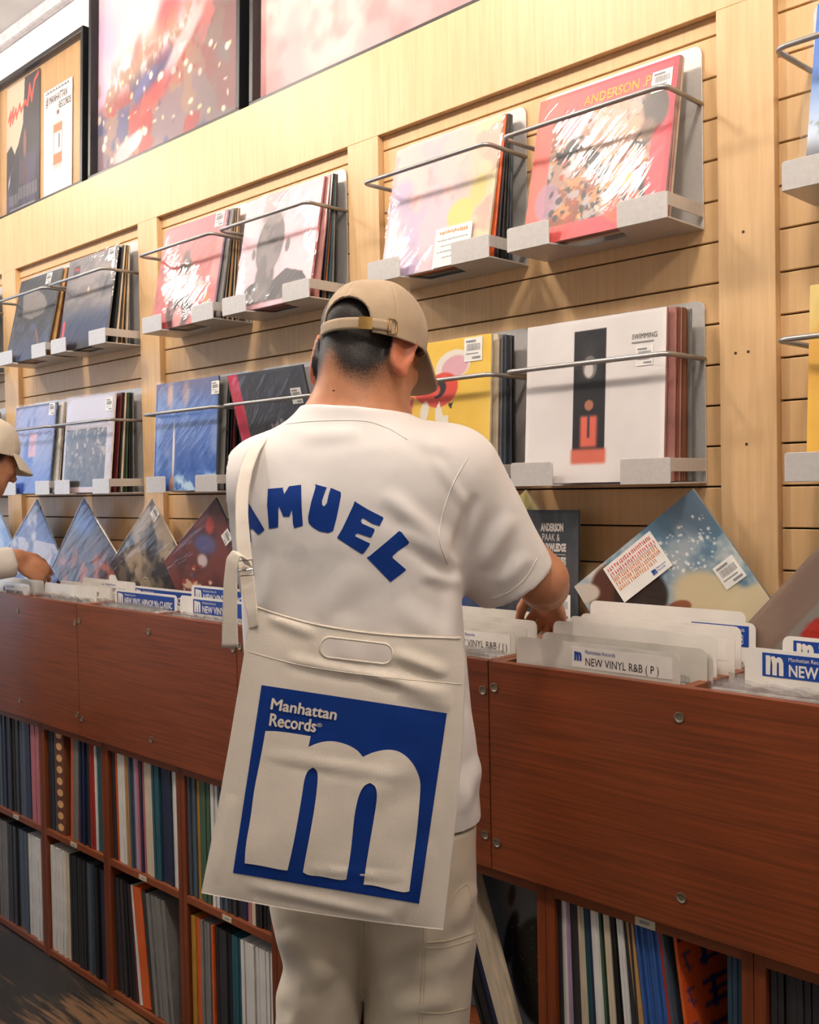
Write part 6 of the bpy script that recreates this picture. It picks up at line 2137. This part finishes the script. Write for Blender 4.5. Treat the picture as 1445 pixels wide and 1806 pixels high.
# tan cap
cap_m = cloth('cap_tan', (0.675, 0.59, 0.49), 0.9, 0.06, 900, 0.4, 0.22)
brass = mat('brass', (0.60, 0.47, 0.26), 0.4, metal=0.85, var=0.08, scale=60)
capo = thing('cap', 'tan baseball cap with brass buckle on the browsing man', 'cap', tuple(FR.W(np.array([L(660, 590, 0.035)]))[0]))
cap(capo, FR, L(661, 592, 0.035), HYAW, 8, cap_m, cap_m, 0.925, 46, 0.086, brass)

# ---------------- canvas tote bag
canvas = cloth('canvas_natural', (0.885, 0.84, 0.785), 0.92, 0.03, 700, 0.35, 0.06)
bag = thing('tote_bag', 'natural canvas tote with a blue square m print on the man\'s back', 'bag', tuple(FR.W(np.array([L(570, 1620, -0.18)]))[0]))
nu, nv = 170, 200
uu, vv = np.meshgrid(np.linspace(0, 1, nu), np.linspace(0, 1, nv), indexing='ij')
left_e = np.array([(445, 1065), (431, 1150), (408, 1290), (385, 1420), (355, 1575)], float)
right_e = np.array([(816, 1122), (822, 1160), (817, 1300), (805, 1440), (782, 1640)], float)
tl = np.array([0, 0.17, 0.44, 0.70, 1.0])
tr_ = np.array([0, 0.075, 0.345, 0.615, 1.0])


def edge(E, t, v):
    return np.stack([np.interp(v, t, E[:, 0]), np.interp(v, t, E[:, 1])], -1)


def smooth1(E, t):
    v = np.linspace(0, 1, 60)
    o = edge(E, t, v)
    for _ in range(3):
        o[1:-1] = (o[:-2] + 2 * o[1:-1] + o[2:]) / 4
    return v, o


vL, oL = smooth1(left_e, tl)
vR, oR = smooth1(right_e, tr_)
EL = np.stack([np.interp(vv, vL, oL[:, 0]), np.interp(vv, vL, oL[:, 1])], -1)
ER = np.stack([np.interp(vv, vR, oR[:, 0]), np.interp(vv, vR, oR[:, 1])], -1)
P2 = EL * (1 - uu[..., None]) + ER * uu[..., None]
P2[..., 1] += 17 * np.sin(math.pi * uu ** 0.8) * (1 - vv) ** 3 + 6 * np.sin(math.pi * uu) * vv ** 4
dd = (-0.170 * (1 - uu) - 0.166 * uu) * (1 - vv) + (-0.188 * (1 - uu) - 0.176 * uu) * vv
pill = (1 - np.abs(2 * uu - 1) ** 5) * (1 - np.abs(2 * vv - 1) ** 7)
ux, vy = P2[..., 0].ravel(), P2[..., 1].ravel()
fr_d = dd - 0.010 * pill * (0.4 + 0.6 * vv)
bk_d = dd + 0.012 * pill * (0.3 + 0.7 * vv) + 0.001
bag_folds = [(560, 1120, 470, 1085, 12, 0.004), (690, 1150, 790, 1190, 13, 0.005), (640, 1185, 800, 1225, 12, 0.005), (500, 1160, 640, 1190, 10, 0.0035), (700, 1215, 800, 1245, 14, 0.004), (600, 1180, 700, 1200, 8, 0.003), (465, 1330, 720, 1370, 10, 0.0022), (540, 1530, 720, 1550, 7, 0.002), (430, 1560, 700, 1620, 10, 0.003), (760, 1480, 700, 1620, 16, 0.003), (410, 1400, 380, 1560, 14, 0.003), (640, 1420, 740, 1330, 26, 0.0025)]


def bag_sheet(d, sign):
    V = np.array([L(x, y, q) for x, y, q in zip(ux, vy, d.ravel())])
    Q = grid_faces(nu, nv)
    N = np.zeros_like(V)
    N[:, 1] = -sign
    if sign > 0:
        V = folds(V, N, ux, vy, bag_folds, sm(pill.ravel(), 0.0, 0.25))
        V = V + N * (pill.ravel() * (0.004 * noise3(V, 10, 31) + 0.0012 * noise3(V, 30, 37)))[:, None]
    return V, Q


def slot_d(x, y):
    ax_, ay, bx, by, r_ = 583, 1142, 675, 1153, 17.0
    t = np.clip(((x - ax_) * (bx - ax_) + (y - ay) * (by - ay)) / ((bx - ax_) ** 2 + (by - ay) ** 2), 0, 1)
    return np.hypot(x - ax_ - t * (bx - ax_), y - ay - t * (by - ay)) - r_


Vf, Qf = bag_sheet(fr_d, 1)
Vb, Qb = bag_sheet(bk_d, -1)
cx_, cy_ = ux[Qf].mean(1), vy[Qf].mean(1)
keep = slot_d(cx_, cy_) > 0
Qf, Qb = Qf[keep], Qb[keep]
Wf = FR.W(Vf)
if (normals(Wf, Qf) @ (-fh)).mean() < 0:
    Qf = Qf[:, ::-1]
else:
    Qb = Qb[:, ::-1]
nV = len(Vf)
# sides and bottom joined; the mouth stays open
ring_ = [(0, j) for j in range(nv)] + [(i, nv - 1) for i in range(1, nu)] + [(nu - 1, j) for j in range(nv - 2, -1, -1)]
rid = [i * nv + j for i, j in ring_]
S_ = np.array([(a, b, b + nV, a + nV) for a, b in zip(rid[:-1], rid[1:])])
bagV = np.concatenate([Wf, FR.W(Vb)])
bagQ = np.concatenate([Qf, Qb + nV, S_])
bag_body = wplace('bag_body', bagV, bagQ, canvas, bag)
bag_bvh = BVHTree.FromPolygons([Vector(v) for v in Wf], [tuple(int(i) for i in f_) for f_ in Qf])
# stitched rim of the hand slot
rim = []
for k in range(48):
    q = 2 * math.pi * k / 48
    cxs, cys = (675, 1153) if math.cos(q) > 0 else (583, 1142)
    rim.append((cxs + 18.0 * math.cos(q), cys + 18.0 * math.sin(q)))
W_ = [cast(bag_bvh, x, y, 0.0005) for x, y in rim]
W_ = [tuple(w - wloc(bag)) for w in W_ if w is not None]
MB().tube(W_, 0.0017, 6, closed=True).build('slot_rim', canvas, bag, smooth=True)
cord_on('hem_stitch', [(440, 1150), (520, 1172), (600, 1185), (700, 1197), (815, 1207)], bag_bvh, 0.0008, canvas, bag)
cord_on('mouth_hem', [(447, 1069), (500, 1087), (560, 1103), (640, 1116), (720, 1123), (812, 1126)], bag_bvh, 0.0016, canvas, bag)
# print
BQ = zp([(326, 450), (1200, 582), (1068, 1480), (191, 1335)], 340, 1040, 2.676)
decal('blue_square', [BQ], bag_bvh, print_blue, bag, 0.0010, 11.0)
canvas_print = cloth('canvas_bare', (0.885, 0.84, 0.785), 0.92, 0.03, 700, 0.35, 0.06)
MP = [(345, 665), (410, 666), (558, 690), (547, 740), (600, 718), (660, 711), (730, 728), (780, 757), (803, 787), (850, 765), (920, 751), (980, 762), (1035, 810), (1070, 880), (1076, 935), (1062, 1100), (1040, 1300), (1022, 1420), (1000, 1427), (940, 1415), (850, 1392), (807, 1390), (815, 1320), (840, 1170), (862, 1040), (872, 960), (862, 925), (838, 911), (810, 922), (785, 965), (765, 1050), (755, 1150), (745, 1250), (725, 1365), (700, 1370), (600, 1348), (545, 1345), (521, 1330), (535, 1250), (560, 1120), (580, 1000), (592, 890), (588, 850), (570, 834), (545, 850), (528, 890), (515, 980), (495, 1100), (470, 1230), (448, 1322), (410, 1318), (330, 1300), (247, 1288), (252, 1200), (275, 1080), (290, 950), (310, 850), (330, 750)]


def chaikin(P, n=2):
    P = [(x, y, False) for x, y in P]
    m = len(P)
    for i in range(m):
        a0, b0, c0 = np.array(P[i - 1][:2]), np.array(P[i][:2]), np.array(P[(i + 1) % m][:2])
        u, v = b0 - a0, c0 - b0
        if u @ v / (np.linalg.norm(u) * np.linalg.norm(v)) < 0.62:
            P[i] = (*P[i][:2], True)
    for _ in range(n):
        o = []
        for a_, b_ in zip(P, P[1:] + P[:1]):
            if a_[2]:
                o.append(a_)
            else:
                o.append((a_[0] * 0.75 + b_[0] * 0.25, a_[1] * 0.75 + b_[1] * 0.25, False))
            if not b_[2]:
                o.append((a_[0] * 0.25 + b_[0] * 0.75, a_[1] * 0.25 + b_[1] * 0.75, False))
        P = o
    return [(p[0], p[1]) for p in P]


decal('letter_m', [zp(chaikin(MP), 340, 1040, 2.676)], bag_bvh, canvas_print, bag, 0.0026, 8.0)


def text_on(s, p0, p1, pt, bvh, m, parent, bold, eps=0.0026):
    """Lettering from p0 to p1 along its base line, pt above p0 is the capital height."""
    if bold:
        for k, (ox, oy) in enumerate(((bold, 0), (-bold, 0), (0, bold), (0, -bold))):
            text_on(s, (p0[0] + ox, p0[1] + oy), (p1[0] + ox, p1[1] + oy), (pt[0] + ox, pt[1] + oy), bvh, m, parent, 0, eps + 0.00005 * k)
        return
    me = text_mesh(s, 1.0, m, bold=bold)
    n = len(me.vertices)
    a_ = np.zeros(n * 3)
    me.vertices.foreach_get('co', a_)
    a_ = a_.reshape(-1, 3)
    w_ = a_[:, 0].max()
    b = np.zeros_like(a_)
    for i in range(n):
        t, h_ = a_[i, 0] / w_, a_[i, 2] / 0.70
        x = p0[0] + (p1[0] - p0[0]) * t + (pt[0] - p0[0]) * h_
        y = p0[1] + (p1[1] - p0[1]) * t + (pt[1] - p0[1]) * h_
        q = cast(bvh, x, y, eps)
        b[i] = (q if q is not None else np.zeros(3)) - np.array(parent.location)
    me.vertices.foreach_set('co', b.ravel())
    me.update()
    place('lettering', me, parent)


text_on('Manhattan', (476.0, 1249.5), (592.5, 1269.0), (479.2, 1230.5), bag_bvh, canvas_print, bag, 0.8)
text_on('Records', (473.8, 1278.4), (556.4, 1290.5), (476.6, 1257.0), bag_bvh, canvas_print, bag, 0.8)
text_on('®', (558.5, 1281.0), (568.0, 1282.3), (559.5, 1274.5), bag_bvh, canvas_print, bag, 0)

# shoulder strap, its loose tail and the buckle
st1 = [(470, 760, 0.03), (450, 773, -0.015), (434, 797, -0.048), (423, 827, -0.075), (416, 865, -0.098), (415, 910, -0.122), (417, 960, -0.142), (421, 1000, -0.155), (426, 1040, -0.165), (436, 1085, -0.172), (440, 1110, -0.172)]
st2 = [(492, 756, 0.02), (473, 769, -0.04), (456, 795, -0.080), (444, 828, -0.104), (437, 868, -0.118), (436, 910, -0.136), (441, 960, -0.152), (446, 1000, -0.160), (450, 1040, -0.170), (453, 1075, -0.176), (455, 1105, -0.176)]
Vs, Qs = ribbon(FR, st1, st2, 0.0022)
wplace('shoulder_strap', Vs, Qs, canvas, bag)
t1_ = [(432, 993, -0.158), (424, 975, -0.166), (410, 970, -0.172), (399, 985, -0.175), (394, 1030, -0.175), (392, 1090, -0.174), (391, 1142, -0.172)]
t2_ = [(446, 1000, -0.165), (437, 986, -0.172), (424, 980, -0.176), (418, 1000, -0.178), (418, 1040, -0.178), (418, 1090, -0.177), (420, 1142, -0.175)]
Vs, Qs = ribbon(FR, t1_, t2_, 0.002)
wplace('strap_tail', Vs, Qs, canvas, bag)
chrome = mat('chrome', (0.80, 0.79, 0.78), 0.18, metal=1.0, var=0.02)
bk = [L(x, y, d) for x, y, d in ((418, 990, -0.172), (445, 987, -0.176), (448, 1014, -0.178), (421, 1016, -0.174))]
MB().tube([tuple(p - np.array(bag.location)) for p in FR.W(np.array(bk))], 0.0013, 6, closed=True).build('buckle', chrome, bag)
bk = [L(x, y, d) for x, y, d in ((421, 1007, -0.176), (446, 1004, -0.180))]
MB().tube([tuple(p - np.array(bag.location)) for p in FR.W(np.array(bk))], 0.0012, 6).build('buckle_bar', chrome, bag)

# ---------------- second shopper at the left picture edge
F2 = Frame(3.05)
L2 = F2.L
b2 = F2.W(np.array([[L2(-215, 1000)[0], 0.0, FLOOR_Z]]))[0]
man2 = thing('person', 'person in cream cap and white long sleeves at the left edge', 'person', tuple(b2))
HC2 = L2(-34, 800, 0.0)
Fd = Field(L2(-330, 1010, 0) - np.array([0.02, 0.16, 0.10]), L2(120, 720, 0) + np.array([0.02, 0.45, 0.05]), 0.0055)
AX2 = add_head(Fd, HC2, 44, 25)
Fd.cone(L2(-130, 885, -0.02), HC2 - AX2[2] * 0.05, 0.062, 0.055, 0.03)
Fd.ell(L2(-190, 960, 0.0), (0.12, 0.09, 0.12), None, 0.04)
WR2 = L2(30, 985, 0.20)
Fd.cone(L2(-80, 1003, 0.098), WR2, 0.034, 0.028, 0.02)
hand(Fd, WR2, L2(72, 1010, 0.235) - WR2, (0.1, -0.3, 0.8), (0.35, -0.75, 0.5), curl=(22, 25, 18))
V, Q = Fd.mesh(2)
attr = hair_mask(V, HC2, AX2)
attr[:, 1] = np.maximum(attr[:, 1], 0.0)
wplace('body', F2.W(V), Q, SKIN, man2, True, attr)
knit = cloth('sweatshirt_white', (0.86, 0.83, 0.79), 0.9, 0.02, 900, 0.2, 0.1)
Fd = Field(np.array([L2(-400, 900)[0], -0.2, 0.62]), np.array([L2(60, 900)[0], 0.32, L2(-70, 880)[2]]), 0.008)
zs = [0.65, 0.8, 1.0, 1.15, 1.25, 1.32]
c_ = L2(-215, 900)[0]
Fd.loft(zs, [c_] * 6, [0.0] * 6, [0.20, 0.20, 0.20, 0.21, 0.18, 0.08], [0.13, 0.13, 0.12, 0.12, 0.10, 0.07], 2.3, 0.02)
Fd.cone(L2(-140, 920, 0.0), L2(-120, 1010, 0.06), 0.078, 0.062, 0.04)
Fd.cone(L2(-120, 1010, 0.06), L2(22, 990, 0.185), 0.062, 0.047, 0.03, cut=0.004)
Fd.cone(L2(-290, 930, 0.0), L2(-310, 1020, 0.08), 0.075, 0.06, 0.04)
V, Q = Fd.mesh(3)
Nl = normals(V, Q)
V = V + Nl * (0.010 * noise3(V, 14, 4))[:, None]
wplace('sweatshirt', F2.W(V), Q, knit, man2)
Fd = Field(np.array([c_ - 0.25, -0.2, FLOOR_Z - 0.01]), np.array([c_ + 0.25, 0.2, 0.75]), 0.012)
for s in (-1, 1):
    Fd.cone((c_ + 0.09 * s, 0, 0.66), (c_ + 0.10 * s, 0.0, FLOOR_Z + 0.08), 0.105, 0.085, 0.03)
V, Q = Fd.mesh(2)
wplace('trousers', F2.W(V), Q, cloth('trousers_dark', (0.2, 0.2, 0.22), 0.9), man2)
cream = cloth('cap_cream', (0.80, 0.755, 0.68), 0.9, 0.04, 900, 0.3, 0.06)
capo2 = thing('cap', 'cream baseball cap on the shopper at the left edge', 'cap', tuple(F2.W(np.array([L2(-28, 790, 0.0)]))[0]))
cap(capo2, F2, L2(-27, 787, 0.0), 44, 12, cream, cream, 1.0, 42, 0.075, None, False)
